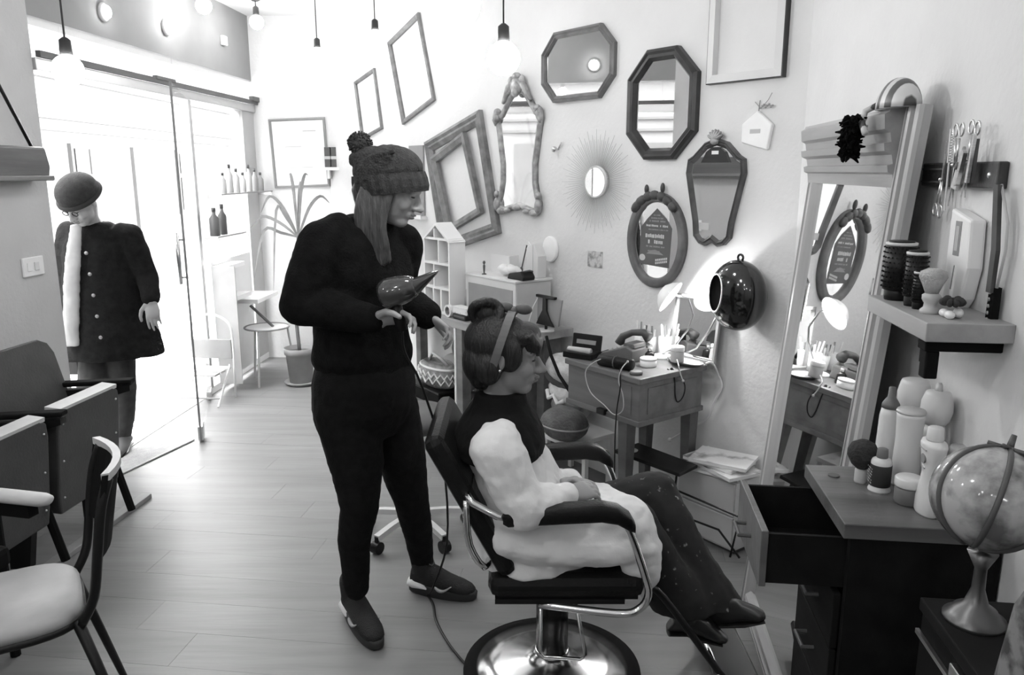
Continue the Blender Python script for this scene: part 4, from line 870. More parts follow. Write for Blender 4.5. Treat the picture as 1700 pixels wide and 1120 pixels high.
obj('bag', MB().ell((0,0,.05), (.05,.032,.06), Matrix.Rotation(.3,3,'Y')), brush_mat('pouch_print', .45, .05, 14, .3, 'noise', .42), q, smooth=True); obj('bag_tie', MB().lathe([(.01,.1),(.016,.115)], 12), GREY, q)

# ---- dark low cabinet with the globe, nearest the viewpoint
t = rroot('luggage_trunk', 'black trunk with a metal edge strip below the globe', 'trunk', -1.055, 0, .695)
obj('body', MB().bb(-.215,.075,-.155,.04,.02,.875), MBLACK, t, bevel=.004); obj('lid', MB().bb(-.218,.078,-.16,.043,.878,.90), mat('trunk_lid', .012, .7, 0, .2, 14, spec=.12), t, bevel=.003)
obj('edge_strip', MB().bb(-.216,.076,-.162,-.156,.835,.843), STEEL, t); obj('latch', MB().bb(-.08,-.04,-.165,-.155,.82,.87), STEEL, t, bevel=.002)
for x in (-.2, .055):
    for y in (-.14, .03): obj('foot', MB().bb(x-.012,x+.012,y-.01,y+.01,0,.02), MBLACK, t)
gc = Vector((.736, 1.127, 1.108)); GR = .085
q = thing('globe', 'marbled ball shaped ornamental globe with dark meridian bands on a turned metal foot', 'globe', (gc.x, gc.y, .90))
GM = brush_mat('globe_marble', .48, .15, 16, .12, 'noise', .50); 
tl = Matrix.Rotation(math.radians(22), 3, 'Y') @ Matrix.Rotation(math.radians(-12), 3, 'X'); cz = gc.z-.90
sp = MB(); R = []
nv, nu = 26, 60
for i in range(nv+1):
    th = PI*(i if 0 < i < nv else (.02 if i == 0 else nv-.02))/nv; ring = []
    for j in range(nu):
        ph = 2*PI*j/nu; rr = GR*(1-.025*abs(math.sin(3*ph))**6 if False else 1-.03*(abs(math.cos(3*ph))**10))
        ring.append(tl @ Vector((rr*math.sin(th)*math.cos(ph), rr*math.sin(th)*math.sin(ph), -rr*.94*math.cos(th)))+Vector((0,0,cz)))
    R.append(ring)
obj('ball', sp.rings(R), GM, q, smooth=True)
for k in range(6):
    ph = PI*k/3
    pts = [tl @ Vector((GR*.985*math.sin(th)*math.cos(ph), GR*.985*math.sin(th)*math.sin(ph), GR*.93*math.cos(th)))+Vector((0,0,cz)) for th in [PI*(.05+.9*i/20) for i in range(21)]]
    obj('meridian_band', MB().tube(pts, .0042, 6), DGREY, q, smooth=True)
top = tl @ Vector((0,0,GR*.94))+Vector((0,0,cz))
fin = MB().ell(top, (.012,.012,.006), tl).tube([top, top+tl @ Vector((0,0,.024))], [.006,.004], 8)
for k in range(5): a = 2*PI*k/5; fin.tube([top, top+tl @ Vector((.03*math.cos(a), .03*math.sin(a), .001))], [.005,.003], 6)
obj('finial', fin, DGREY, q, smooth=True)
obj('foot', MB().lathe([(.046,0),(.046,.006),(.036,.012),(.032,.02),(.018,.03),(.010,.055),(.009,.09),(.022,.118)], 28), mat('foot_metal', .16, .35, .8), q, smooth=True)
# mottled fabric bag at the frame edge
q = thing('fabric_bag', 'tall mottled grey fabric bag standing between the black trunk and the wall', 'bag', (.685, .80, 0))
mb = MB(); R = []
for z_, w_, d_ in ((0,.09,.06),(.1,.11,.075),(.5,.115,.08),(.95,.112,.075),(1.10,.10,.06),(1.15,.085,.04)):
    R.append([Vector((w_*math.copysign(abs(math.cos(a))**.6, math.cos(a)), d_*math.copysign(abs(math.sin(a))**.6, math.sin(a)), z_)) for a in [2*PI*i/24 for i in range(24)]])
obj('body', mb.rings(R), brush_mat('bag_cloth', .20, .04, 30, .9, 'noise', .5, bump=.4), q, smooth=True); obj('strap', MB().tube([(-.05,0,1.14),(-.03,0,1.2),(.03,0,1.2),(.05,0,1.14)], .008, 6), DGREY, q, smooth=True)

# ================================================================== SALON CHAIR
t = thing('salon_chair', 'black leather salon chair on a round chrome base', 'chair', (.13, 2.29, 0), 0)
obj('base_ring', MB().lathe([(.285,0),(.29,.004),(.288,.012),(.25,.020),(.245,.018)], 56), MBLACK, t, smooth=True)
obj('base_disc', MB().lathe([(.25,.0),(.25,.018),(.17,.030),(.09,.045),(.06,.06),(.055,.07)], 56), DISC, t, smooth=True)
obj('column', MB().lathe([(.052,.06),(.052,.30),(.046,.31),(.03,.32),(.03,.37)], 32), mat('column_black', .02, .25, .4), t, smooth=True)
obj('column_collar', MB().lathe([(.054,.06),(.056,.062),(.056,.078),(.053,.08)], 32), CHROME, t, smooth=True)
obj('pump_lever', MB().tube([(-.04,-.07,.34),(-.04,-.075,.12),(-.028,-.08,.10),(.085,-.10,.105),(.10,-.10,.12),(.06,-.05,.33)], .0065, 8), CHROME, t, smooth=True)
obj('seat_bracket', MB().bb(-.11,.12,-.10,.10,.355,.375).bb(-.18,.2,-.21,-.18,.36,.375), BLACK, t)
def rounded(cx, cy, cz, sx, sy, sz, r=.04): return MB().box((cx,cy,cz), (sx,sy,sz))
seat = obj('seat', rounded(.03,0,.415,.46,.44,.075), LEATHER, t, bevel=.03)
obj('seat_base', MB().bb(-.18,.24,-.20,.20,.37,.385), BLACK, t)
# backrest reclining towards the stylist
bd = Vector((-.225,0,.42)); bl_ = bd.length; ang = math.atan2(bd.x, bd.z)
RB = Matrix.Rotation(ang, 3, 'Y'); bc = Vector((-.135,0,.45))+bd*.5
bk = obj('backrest', MB().box(bc, (.06,.44,bl_), RB), LEATHER, t, bevel=.026)
obj('back_seam', MB().box(bc+RB @ Vector((.031,0,.05)), (.004,.40,.006), RB), BLACK, bk)
for sy in (-1, 1):
    y_ = sy*.245
    obj('arm_frame', MB().tube(smoothpts([Vector((-.05,y_*.8,.352)), Vector((.17,y_,.352)), Vector((.235,y_,.365)), Vector((.262,y_,.41)), Vector((.25,y_,.47)), Vector((.20,y_,.61)), Vector((.165,y_,.645))], 4), .012, 10), CHROME, t, smooth=True)
    obj('arm_stay', MB().tube([(-.13,y_,.645),(-.17,y_,.652),(-.24,y_*.98,.69),(-.26,y_*.9,.71)], .011, 10), CHROME, t, smooth=True)
    pad = MB(); R = []
    for x_, z_, hh, ww in ((-.155,.648,.014,.022),(-.14,.652,.026,.03),(.0,.662,.027,.032),(.12,.668,.027,.032),(.165,.660,.026,.032),(.20,.638,.024,.03),(.215,.622,.014,.022)):
        R.append([Vector((x_, y_+ww*math.copysign(abs(math.cos(a))**.55, math.cos(a)), z_+hh*math.copysign(abs(math.sin(a))**.55, math.sin(a)))) for a in [2*PI*i/16 for i in range(16)]])
    obj('arm_pad', pad.rings(R), LEATHER, t, smooth=True)
obj('back_hoop', MB().tube(smoothpts([Vector((-.26,-.22,.69)), Vector((-.25,-.235,.56)), Vector((-.20,-.2,.48)), Vector((-.20,.2,.48)), Vector((-.25,.235,.56)), Vector((-.26,.22,.69))], 4), .010, 8), CHROME, t, smooth=True)
for sy in (-1, 1):
    obj('footrest_bar', MB().tube(smoothpts([Vector((.2,sy*.17,.385)), Vector((.27,sy*.17,.385)), Vector((.32,sy*.17,.36)), Vector((.50,sy*.17,.11)), Vector((.53,sy*.16,.085))], 4), .011, 8), BLACK, t, smooth=True)
obj('footrest_plate', MB().box((.56,0,.075), (.13,.36,.02), Matrix.Rotation(-.35,3,'Y')), BLACK, t, bevel=.006)
obj('footrest_edge', MB().tube([(.50,-.18,.10),(.50,.18,.10)], .008, 8), CHROME, t, smooth=True)
q = thing('floor_cord', 'black dryer cord trailing over the floor from the stylist towards the chair', 'cord', atz(718, 1000, .004)); obj('cord', MB().tube(smoothpts([atz(700,975,.006), atz(718,1000,.006), atz(724,1030,.006), atz(745,1068,.006), atz(775,1105,.006), atz(800,1130,.006), atz(820,1170,.006)], 5), .0048, 6), BLACK, q, smooth=True, w=True)

# ================================================================== OLD CINEMA SEATS, CHAIRS ON THE LEFT
SEATW = mat('seat_leatherette', .055, .5, 0, .15, 10, .15, 90); SEATE = mat('seat_edge', .55, .5, 0, .1, 8)
AX0 = Vector((-1.86, 3.15, 0)); RC = aS-PI/2+PI/2   # row runs along the left wall, seats face the room (+x local)
def cinema_seat(yc, label):
    t = thing('cinema_seat', label, 'seat', (-1.93+.08*(yc-3.1), yc, 0), -.10, 'row of old cinema seats')
    bkr = MB().prism([(-.235,0),(.235,0),(.225,.24),(.20,.29),(.15,.315),(-.15,.315),(-.20,.29),(-.225,.24)], -.018, .018)
    M_ = Matrix.Translation((-.14,0,.56)) @ Matrix.Rotation(-.22,4,'Y') @ Matrix.Rotation(PI/2,4,'Z')
    bkr.v = [M_ @ v for v in bkr.v]; b_ = obj('backrest', bkr, SEATW, t, bevel=.006)
    pr_ = [(-.20,-.01),(.20,-.01),(.21,.08),(.21,.36),(.20,.42),(.16,.44),(-.16,.44),(-.20,.42),(-.21,.36),(-.21,.08)]
    st = MB().prism(pr_, -.035, .035); M2 = Matrix.Translation((.05,0,.225)) @ Matrix.Rotation(.10,4,'Y') @ Matrix.Rotation(PI/2,4,'Z'); st.v = [M2 @ v for v in st.v]
    s_ = obj('folded_seat', st, SEATW, t, bevel=.008)
    eg = MB().prism([(-.19,.43),(.19,.43),(.19,.447),(-.19,.447)], -.034, .034); eg.v = [M2 @ v for v in eg.v]; obj('seat_edge', eg, SEATE, s_)
    mb = MB()
    for dx in (-.18, .18):
        for dz in (.06, .22, .38): mb.ell(M2 @ Vector((dx,-.036,dz)), .005, None, 8, 5)
    obj('rivets', mb, STEEL, s_)
    return t
cinema_seat(3.215, 'dark leatherette cinema seat folded up, next to the street door')
cinema_seat(2.73, 'dark leatherette cinema seat folded up, second from the street door')
t = thing('seat_stand', 'dark iron support frame with floor rail carrying the folded cinema seats', 'seat frame', (-1.93, 3.0, 0), 0)
for yy in (2.49, 2.97, 3.46):
    xx = -1.93+.08*(yy-3.1)
    obj('standard', MB().prism([(-.12,0),(-.04,0),(.0,.25),(.03,.58),(.16,.62),(.16,.645),(-.16,.62),(-.12,.3)], -.02, .02), BLACK, t)
    t.children[-1].location = (xx+1.93, yy-3.0, 0)
    obj('arm_rest', MB().box((xx+1.93+.0, yy-3.0, .655), (.34,.055,.022), Matrix.Rotation(-.05,3,'Y')), MBLACK, t, bevel=.008)
    obj('brace', MB().tube([(xx+1.93+.02,yy-3.0,.36),(xx+1.93+.10,yy-3.0,.03)], .018, 8), MBLACK, t)
obj('floor_rail', MB().box((.04,.05,.012), (.05,1.25,.024), Matrix.Rotation(-.10,3,'Z')), GREY, t, bevel=.003)
# wooden-armed chair whose arms point into the room
t = thing('arm_chair', 'dark chair with pale rounded wooden armrests cut by the frame edge', 'armchair', (-1.72, 2.17, 0), -.22)
for yy, x_ in ((-.20, .26), (.20, .22)):
    pad = MB(); R = []
    for x, hh, ww in ((-.28,.014,.03),(-.26,.02,.034),(.1,.02,.034),(x_-.03,.02,.032),(x_-.008,.016,.024),(x_,.008,.012)):
        R.append([Vector((x, yy+ww*math.cos(a), .58+hh*math.sin(a))) for a in [2*PI*i/14 for i in range(14)]])
    obj('armrest', pad.rings(R), SEATE, t, smooth=True)
    obj('arm_support', MB().bb(-.26,.15,yy-.02,yy+.02,.52,.565), MBLACK, t)
    obj('leg', MB().tube([(.0,yy,.54),(.0,yy,0)], .016, 8), MBLACK, t); obj('leg', MB().tube([(-.24,yy,.54),(-.26,yy,0)], .016, 8), MBLACK, t)
obj('seat', MB().bb(-.28,.08,-.17,.17,.36,.43), MBLACK, t, bevel=.02); obj('backrest', MB().box((-.33,0,.66), (.05,.36,.45), Matrix.Rotation(-.2,3,'Y')), MBLACK, t, bevel=.015)
# near chair turned away from the room centre: curved back on the right, pale seat
t = thing('tube_chair', 'black tubular chair with a pale seat pad and curved backrest', 'chair', (-1.39, 1.90, 0), .54)
R = []
for z_, k in ((.435,.92),(.44,1),(.46,1),(.472,.94)):
    R.append([Vector((.0+.21*k*math.copysign(abs(math.cos(a))**.5, math.cos(a)), .19*k*math.copysign(abs(math.sin(a))**.5, math.sin(a)), z_)) for a in [2*PI*i/32 for i in range(32)]])
obj('seat', MB().rings(R), mat('seat_pale', .42, .5, 0, .15, 6), t, smooth=True)
obj('seat_rim', MB().tube([(.205*math.copysign(abs(math.cos(a))**.5, math.cos(a)), .185*math.copysign(abs(math.sin(a))**.5, math.sin(a)), .43) for a in [2*PI*i/32 for i in range(32)]], .012, 8, True), BLACK, t, smooth=True)
for sy in (-1, 1):
    obj('back_post', MB().tube(smoothpts([Vector((.20,sy*.16,.43)), Vector((.235,sy*.165,.50)), Vector((.255,sy*.17,.62)), Vector((.275,sy*.165,.74)), Vector((.30,sy*.15,.815))], 4), .013, 8), BLACK, t, smooth=True)
    obj('leg', MB().tube([(.19,sy*.15,.44),(.30,sy*.20,0)], [.015,.010], 8), BLACK, t, smooth=True); obj('leg', MB().tube([(-.15,sy*.15,.44),(-.22,sy*.20,0)], [.015,.010], 8), BLACK, t, smooth=True)
R = []
for i in range(9):
    a = -1+2*i/8; yy = a*.17; xb = .04*(1-a*a)
    R.append([Vector((.245+xb+dx, yy, z_)) for dx, z_ in ((0,.60),(.014,.60),(.055,.83),(.040,.83))])
obj('back_panel', MB().rings(R), MBLACK, t, smooth=False); R2 = []
for i in range(9):
    a = -1+2*i/8; yy = a*.168; xb = .04*(1-a*a); R2.append([Vector((.283+xb+dx, yy, z_)) for dx, z_ in ((0,.815),(.02,.815),(.02,.835),(0,.835))])
obj('top_rail', MB().rings(R2), SEATE, t)

# ================================================================== BY THE WINDOW
# door mat
q = thing('door_mat', 'grey mat lying inside the open glass door', 'mat', (-2.05, 4.28, 0)); obj('mat', MB().slab([(-2.22,4.02),(-2.10,3.98),(-1.93,4.52),(-2.20,4.62)], .001, .008), mat('mat_grey', .33, .95, 0, .1, 30, .5, 120), q, w=True); obj('mat_edge', MB().tube([(-2.10,3.98,.006),(-1.93,4.52,.006)], .005, 6), LGREY, q, w=True)
# display shelves in the window with bottles
PALE = mat('pale_bottle', .45, .35); PDARK = mat('dark_display_bottle', .10, .35)
def winshelf(s0, s1, z, label):
    t = hung('window_shelf', label, 'shelf', nS, DS, (s0+s1)/2, z, 0, 'window display shelves'); L_ = (s1-s0)/2
    obj('glass_shelf', MB().bb(-L_,L_,-.12,-.005,-.004,.004), GLASS, t); obj('front_edge', MB().bb(-L_,L_,-.122,-.12,-.005,.005), GREY, t)
    for x in (-L_+.04, L_-.04): obj('bracket', MB().bb(x-.005,x+.005,-.11,-.002,-.03,-.004), STEEL, t)
    return t
def dbottle(s, z, h, r, m, label):
    P = wp(nS, DS, s, z+.004, .065); b = thing('display_bottle', label, 'bottle', P, RS, 'bottles in the shop window')
    obj('bottle', MB().lathe([(r*.95,0),(r,.004),(r,h*.62),(r*.4,h*.76),(r*.36,h*.86)], 16), m, b, smooth=True); obj('cap', MB().lathe([(r*.42,h*.86),(r*.42,h*.99),(r*.36,h)], 14), DGREY, b, smooth=True)
winshelf(5.55, 6.62, 1.435, 'narrow glass shelf with a row of bottles high in the shop window')
for k, tx in enumerate(('first from the door end', 'second from the door end', 'third from the door end', 'middle one', 'third from the end wall', 'second from the end wall', 'nearest the end wall')):
    dbottle(5.72+.125*k, 1.435, .15+.03*((k*5) % 3), .024, PALE if k < 5 else GREY, 'slim bottle on the high glass window shelf, '+tx)
winshelf(5.44, 5.95, 1.14, 'short glass shelf with two dark bottles in the shop window')
dbottle(5.52, 1.14, .20, .035, PDARK, 'dark broad bottle on the short window shelf, by the glass door'); dbottle(5.66, 1.14, .22, .03, PDARK, 'dark slimmer bottle on the short window shelf, away from the door')
# tiered white display
t = hung('display_steps', 'white stepped display stand with ledges low in the shop window', 'display stand', nS, DS, 5.75, .06)
for k, (z_, d_, w0, w1) in enumerate(((.84,.10,-.26,.08),(.62,.16,-.25,.02),(.56,.22,-.02,.42))):
    obj('ledge', MB().bb(w0,w1,-d_-.04,-.03,z_,z_+.03), WHITE, t); 
obj('back_board', MB().bb(-.26,.46,-.035,-.03,.0,.90), mat('acrylic_pale', .7, .4), t); obj('side_board', MB().bb(-.265,-.255,-.2,-.03,0,.87), LGREY, t)
# small folding chair
t = thing('folding_chair', 'metal folding chair, paled to imitate window glare, with a grey slatted back near the shop window', 'chair', atz(322, 672, 0)+Vector((.05,.1,0)), -.1)
WM = mat('glare_pale_metal', .7, .4)  # pale colour imitates the window glare that washes the metal out
obj('back_hoop', MB().tube(smoothpts([Vector((-.16,.12,0)), Vector((-.16,.14,.40)), Vector((-.13,.15,.54)), Vector((0,.15,.60)), Vector((.13,.15,.54)), Vector((.16,.14,.40)), Vector((.16,.12,0))], 4), .009, 8), WM, t, smooth=True)
obj('back_slat', MB().bb(-.15,.15,.13,.145,.28,.42), GREY, t, bevel=.003)
for k in range(3): obj('seat_slat', MB().bb(-.15,.15,-.14+.09*k,-.07+.09*k,.215,.23), LGREY, t)
obj('front_leg', MB().tube([(-.155,-.14,0),(-.155,.08,.25)], .008, 8), WM, t); obj('front_leg', MB().tube([(.155,-.14,0),(.155,.08,.25)], .008, 8), WM, t); obj('cross_rail', MB().tube([(-.155,-.10,.05),(.155,-.10,.05)], .007, 8), GREY, t)
# round wire table
t = thing('wire_table', 'round thin metal tripod table with a dark stick across its ring by the window', 'table', atz(432, 632, 0)+Vector((.08,0,0)), 0)
obj('top_ring', MB().tube([(.165*math.cos(2*PI*i/32), .165*math.sin(2*PI*i/32), .43) for i in range(32)], .007, 6, True), GREY, t, smooth=True)
for k in range(3): a = 2*PI*k/3+.4; obj('leg', MB().tube([(.15*math.cos(a), .15*math.sin(a), .43),(.2*math.cos(a), .2*math.sin(a), 0)], .008, 6), LGREY, t)
obj('stick', MB().tube([(.05,0,.43),(-.11,-.02,.60)], .011, 8), DGREY, t); obj('ring_tray', MB().lathe([(.155,.425),(.155,.43)], 28), WM, t)
# potted yucca
t = thing('potted_yucca', 'slim yucca plant with long drooping leaves in a terracotta pot', 'plant', (-1.62, 5.82, 0), 0)
TER = mat('terracotta', .30, .8, 0, .12, 8)
obj('pot', MB().lathe([(.085,.02),(.105,.24),(.115,.24),(.118,.285),(.105,.285),(.098,.25)], 28), TER, t, smooth=True); obj('saucer', MB().lathe([(.10,0),(.125,.02),(.122,.028),(.09,.02)], 28), TER, t, smooth=True); obj('soil', MB().lathe([(.1,.255),(.0,.262)], 20), DGREY, t)
obj('stem', MB().tube(smoothpts([Vector((0,0,.25)), Vector((-.01,0,.6)), Vector((.03,0,.95)), Vector((.04,0,1.15))], 4), [.014]*12+[.012], 8), WOODM, t, smooth=True)
LEAF = mat('leaf_green', .30, .5, 0, .2, 12)
for k, (dx, dy, dz, dr) in enumerate(((-.24,.0,.30,-.12),(-.05,.05,.45,.0),(.10,-.05,.45,0),(.22,.0,.30,-.05),(-.30,-.05,.05,-.35),(.28,.05,.05,-.3),(-.16,-.1,.2,-.6),(.02,.12,.4,-.05),(-.34,.05,.15,-.1))):
    b0 = Vector((.04,0,1.12)); pts = [b0, b0+Vector((dx*.4,dy*.4,dz*.7)), b0+Vector((dx*.8,dy*.8,dz)), b0+Vector((dx*1.1,dy*1.1,dz+dr))]; pts = smoothpts(pts, 4); n_ = len(pts); R = []
    for i, p in enumerate(pts):
        w_ = .012*math.sin(PI*(.12+.86*i/(n_-1))); tg = (pts[min(i+1,n_-1)]-pts[max(i-1,0)]).normalized(); sd = tg.cross(Vector((0,1,.2))).normalized()*w_; nn = tg.cross(sd).normalized()*.0015
        R.append([p-sd-nn, p+sd-nn, p+sd+nn, p-sd+nn])
    obj('leaf', MB().rings(R), LEAF, t)
# ================================================================== PEOPLE
def organic(name, mb, mats, parent, voxel=.006, it=4, disp=0, dscale=.06, matfn=None, fac=.5):
    """fuse overlapping shapes into one continuous smooth skin"""
    me = bpy.data.meshes.new('tmp'); me.from_pydata([tuple(v) for v in mb.v], [], mb.f); me.update()
    bm = bmesh.new(); bm.from_mesh(me); bmesh.ops.recalc_face_normals(bm, faces=bm.faces); bm.to_mesh(me); bm.free()
    o = bpy.data.objects.new('tmp', me); COL.objects.link(o)
    r = o.modifiers.new('r', 'REMESH'); r.mode = 'VOXEL'; r.voxel_size = voxel
    s = o.modifiers.new('s', 'SMOOTH'); s.factor = fac; s.iterations = it
    if disp:
        tx = bpy.data.textures.new('folds', 'CLOUDS'); tx.noise_scale = dscale; tx.noise_depth = 2
        d = o.modifiers.new('d', 'DISPLACE'); d.texture = tx; d.strength = disp; d.mid_level = .5; d.texture_coords = 'GLOBAL'
    bpy.context.view_layer.update()
    dg = bpy.context.evaluated_depsgraph_get(); em = bpy.data.meshes.new_from_object(o.evaluated_get(dg)); bpy.data.objects.remove(o)
    em.name = name
    inv = parent.matrix_basis.inverted() if parent else Matrix()
    if matfn:
        idx = [matfn(p.center) for p in em.polygons]
    em.transform(inv)
    em.materials.clear()
    for m in (mats if isinstance(mats, (list, tuple)) else [mats]): em.materials.append(m)
    for i, p in enumerate(em.polygons):
        p.use_smooth = True
        p.material_index = idx[i] if matfn else 0
    ob = bpy.data.objects.new(name, em); COL.objects.link(ob); ob.parent = parent; return ob
class Frame3:
    def __init__(s, o, F, U, k=.225):
        s.o = Vector(o); s.F = Vector(F).normalized(); U = Vector(U); s.L = U.cross(s.F).normalized(); s.U = s.F.cross(s.L); s.k = k
        s.R = Matrix((s.F, s.L, s.U)).transposed()
    def p(s, f, l, u): return s.o+(s.F*f+s.L*l+s.U*u)*s.k
    def ell(s, mb, c, r, rot=None, nu=18, nv=12): mb.ell(s.p(*c), [x*s.k for x in r], s.R if rot is None else s.R @ rot, nu, nv)
def add_head(mb, H):
    H.ell(mb, (-.05,0,.13), (.43,.345,.37), None, 24, 16); H.ell(mb, (.13,0,-.14), (.285,.27,.36)); H.ell(mb, (.255,0,-.39), (.14,.15,.105)); H.ell(mb, (.10,0,-.31), (.24,.23,.14))
    H.ell(mb, (.345,0,.085), (.075,.24,.06)); H.ell(mb, (.36,0,.2), (.06,.2,.14))
    mb.chain([(H.p(.415,0,.02), .032*H.k), (H.p(.475,0,-.08), .042*H.k), (H.p(.515,0,-.135), .052*H.k)])
    for s in (-1, 1):
        H.ell(mb, (.455,s*.055,-.15), (.05,.042,.04)); H.ell(mb, (.27,s*.15,-.13), (.12,.11,.13)); H.ell(mb, (-.03,s*.335,-.03), (.085,.035,.13), Matrix.Rotation(s*.25, 3, 'Z'))
        H.ell(mb, (.345,s*.13,.005), (.055,.07,.045))
    H.ell(mb, (.405,0,-.245), (.062,.095,.03)); H.ell(mb, (.392,0,-.295), (.06,.085,.032)); H.ell(mb, (.36,0,-.27), (.06,.12,.07))
def face_parts(H, par, lipm, darkm, skinm, brows=True):
    mb = MB(); H.ell(mb, (.432,0,-.245), (.045,.088,.022)); H.ell(mb, (.418,0,-.29), (.045,.078,.026)); o = obj('lips', mb, lipm, par, smooth=True, w=True)
    for s in (-1, 1):
        mb = MB(); H.ell(mb, (.375,s*.13,.0), (.035,.058,.016)); obj('eyelash', mb, darkm, par, smooth=True, w=True)
        if not brows: continue
        mb = MB(); mb.tube([H.p(.415,s*.06,.10), H.p(.41,s*.14,.125), H.p(.34,s*.22,.10)], [.012*H.k,.018*H.k,.008*H.k], 6); obj('eyebrow', mb, darkm, par, smooth=True, w=True)
def add_hand(mb, wrist, d, nrm, thumb_sgn, curl=.5, k=1.0, spread=.06, tcurl=.3):
    """palm, four unequal jointed fingers and a thumb leaving the side of the palm near its base"""
    d = Vector(d).normalized(); nrm = Vector(nrm); nrm = (nrm-d*nrm.dot(d)).normalized(); w = d.cross(nrm)*thumb_sgn     # w points to the thumb side
    W = Vector(wrist)
    mb.loft([(W-d*.02*k, w*.026*k, nrm*.019*k), (W+d*.015*k, w*.030*k, nrm*.017*k), (W+d*.05*k, w*.040*k, nrm*.0155*k), (W+d*.083*k, w*.040*k, nrm*.0125*k), (W+d*.094*k, w*.036*k, nrm*.009*k)], 20)
    for i, (off, L, r) in enumerate(((.030,.072,.0088),(.0105,.080,.0090),(-.0095,.075,.0086),(-.029,.058,.0076))):
        p = W+d*(.086-.004*abs(i-1))*k+w*off*k; a = 0; dirn = (d+w*(spread*(1.2-i*.8))).normalized(); J = [(p, r*1.05*k)]
        for seg, c in ((.46, curl*.75), (.30, curl*1.05), (.24, curl*.7)):
            a += c; v = dirn*math.cos(a)-nrm*math.sin(a); p = p+v*L*seg*k; J.append((p, r*k*(1-.1*(len(J)))))
        mb.chain(J, 10)
    tb = W+d*.022*k+w*.030*k; t1 = tb+(d*.55+w*.75-nrm*.25*tcurl).normalized()*.038*k; t2 = t1+(d*.85+w*.28-nrm*.6*tcurl).normalized()*.032*k; t3 = t2+(d*.95-w*.05-nrm*.9*tcurl).normalized()*.024*k
    mb.chain([(tb-d*.01*k, .0145*k), (t1, .0115*k), (t2, .0102*k), (t3, .0082*k)], 10)
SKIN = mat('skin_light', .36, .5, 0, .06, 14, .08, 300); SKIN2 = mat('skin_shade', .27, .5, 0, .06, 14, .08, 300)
LIP = mat('lip', .17, .4); LASH = mat('lash_dark', .02, .6)
HAIR1 = mat('hair_brown', .06, .45, 0, .5, 30, .6, 60, stretch=(3,3,.4)); HAIR2 = mat('hair_dark', .014, .42, 0, .6, 30, .6, 60, stretch=(3,3,.5))
JEANS = mat('black_jeans', .008, .85, 0, .3, 40, .3, 200, spec=.15)

# ---------------------------------------------------------------- the stylist
F = Vector((.862,-.507,0)); Rt = Vector((-.507,-.862,0))
root = thing('person', 'stylist standing in a dark bobble hat, black jumper, black jeans and trainers, holding a hairdryer', 'person', (-.42, 2.6, 0), 0)
RA = [at(535,405,2.46), at(499,506,2.41), at(628,531,2.37)]      # right shoulder, elbow, wrist
LA = [at(668,408,2.70), at(655,488,2.70), at(712,524,2.53)]
RL = [at(574,680,2.53), at(592,765,2.50), at(597,838,2.47), at(588,890,2.48), at(592,975,2.49)]
LL = [at(646,680,2.66), at(668,765,2.68), at(683,830,2.70), at(693,878,2.74), at(702,940,2.79)]
H = Frame3(at(650,312,2.57), (.93,-.16,-.36), (.36,0,.93), .222)
body = MB(); add_head(body, H)
body.chain([(at(618,352,2.585), .056), (at(630,335,2.58), .052), (H.p(-.08,0,-.2), .055)])
body.loft([(at(606,655,2.6), Rt*.16, F*.12), (at(603,560,2.6), Rt*.135, F*.10), (at(604,455,2.6), Rt*.15, F*.105), (at(604,405,2.6), Rt*.16, F*.085), (at(610,372,2.59), Rt*.08, F*.06)])
body.chain([(RA[0], .05), (RA[1], .042), (RA[2], .029)]); body.chain([(LA[0], .05), (LA[1], .042), (LA[2], .029)])
body.chain(list(zip(RL, (.085,.075,.052,.045,.034)))); body.chain(list(zip(LL, (.085,.07,.052,.045,.034))))
add_hand(body, RA[2], at(690,522,2.36)-RA[2], (.1,.55,.75), 1, .75, .98, .02, .8)
add_hand(body, LA[2], at(755,556,2.50)-LA[2], (.2,.4,.8), -1, .7, .9, .05, .4)
organic('body', body, SKIN, root, .0045, 3)
face_parts(H, root, LIP, LASH, SKIN, False)
j = MB()
j.loft([(at(604,612,2.6), Rt*.165, F*.15), (at(603,590,2.6), Rt*.185, F*.155), (at(600,535,2.6), Rt*.175, F*.145), (at(604,455,2.6), Rt*.19, F*.15), (at(604,405,2.6), Rt*.195, F*.115), (at(606,380,2.6), Rt*.15, F*.095), (at(613,356,2.595), Rt*.075, F*.07)])
j.chain([(at(560,390,2.50), .07), (RA[0], .078), (RA[0].lerp(RA[1],.5), .074), (RA[1], .066), (RA[1].lerp(RA[2],.5), .06), (RA[2]-(RA[2]-RA[1])*.05, .043)])
j.chain([(at(650,392,2.66), .065), (LA[0], .075), (LA[0].lerp(LA[1],.5), .072), (LA[1], .064), (LA[1].lerp(LA[2],.6), .058), (LA[2]-(LA[2]-LA[1])*.06, .05)])
organic('jumper', j, CLOTH_B, root, .008, 6, .012, .07)
tr = MB()
tr.loft([(at(606,715,2.6), Rt*.15, F*.12), (at(605,670,2.6), Rt*.19, F*.165), (at(605,630,2.6), Rt*.19, F*.165), (at(603,585,2.6), Rt*.165, F*.14)])
tr.chain(list(zip(RL, (.112,.094,.067,.058,.043)))); tr.chain(list(zip(LL, (.108,.088,.066,.057,.043))))
organic('jeans', tr, JEANS, root, .008, 5, .008, .05)
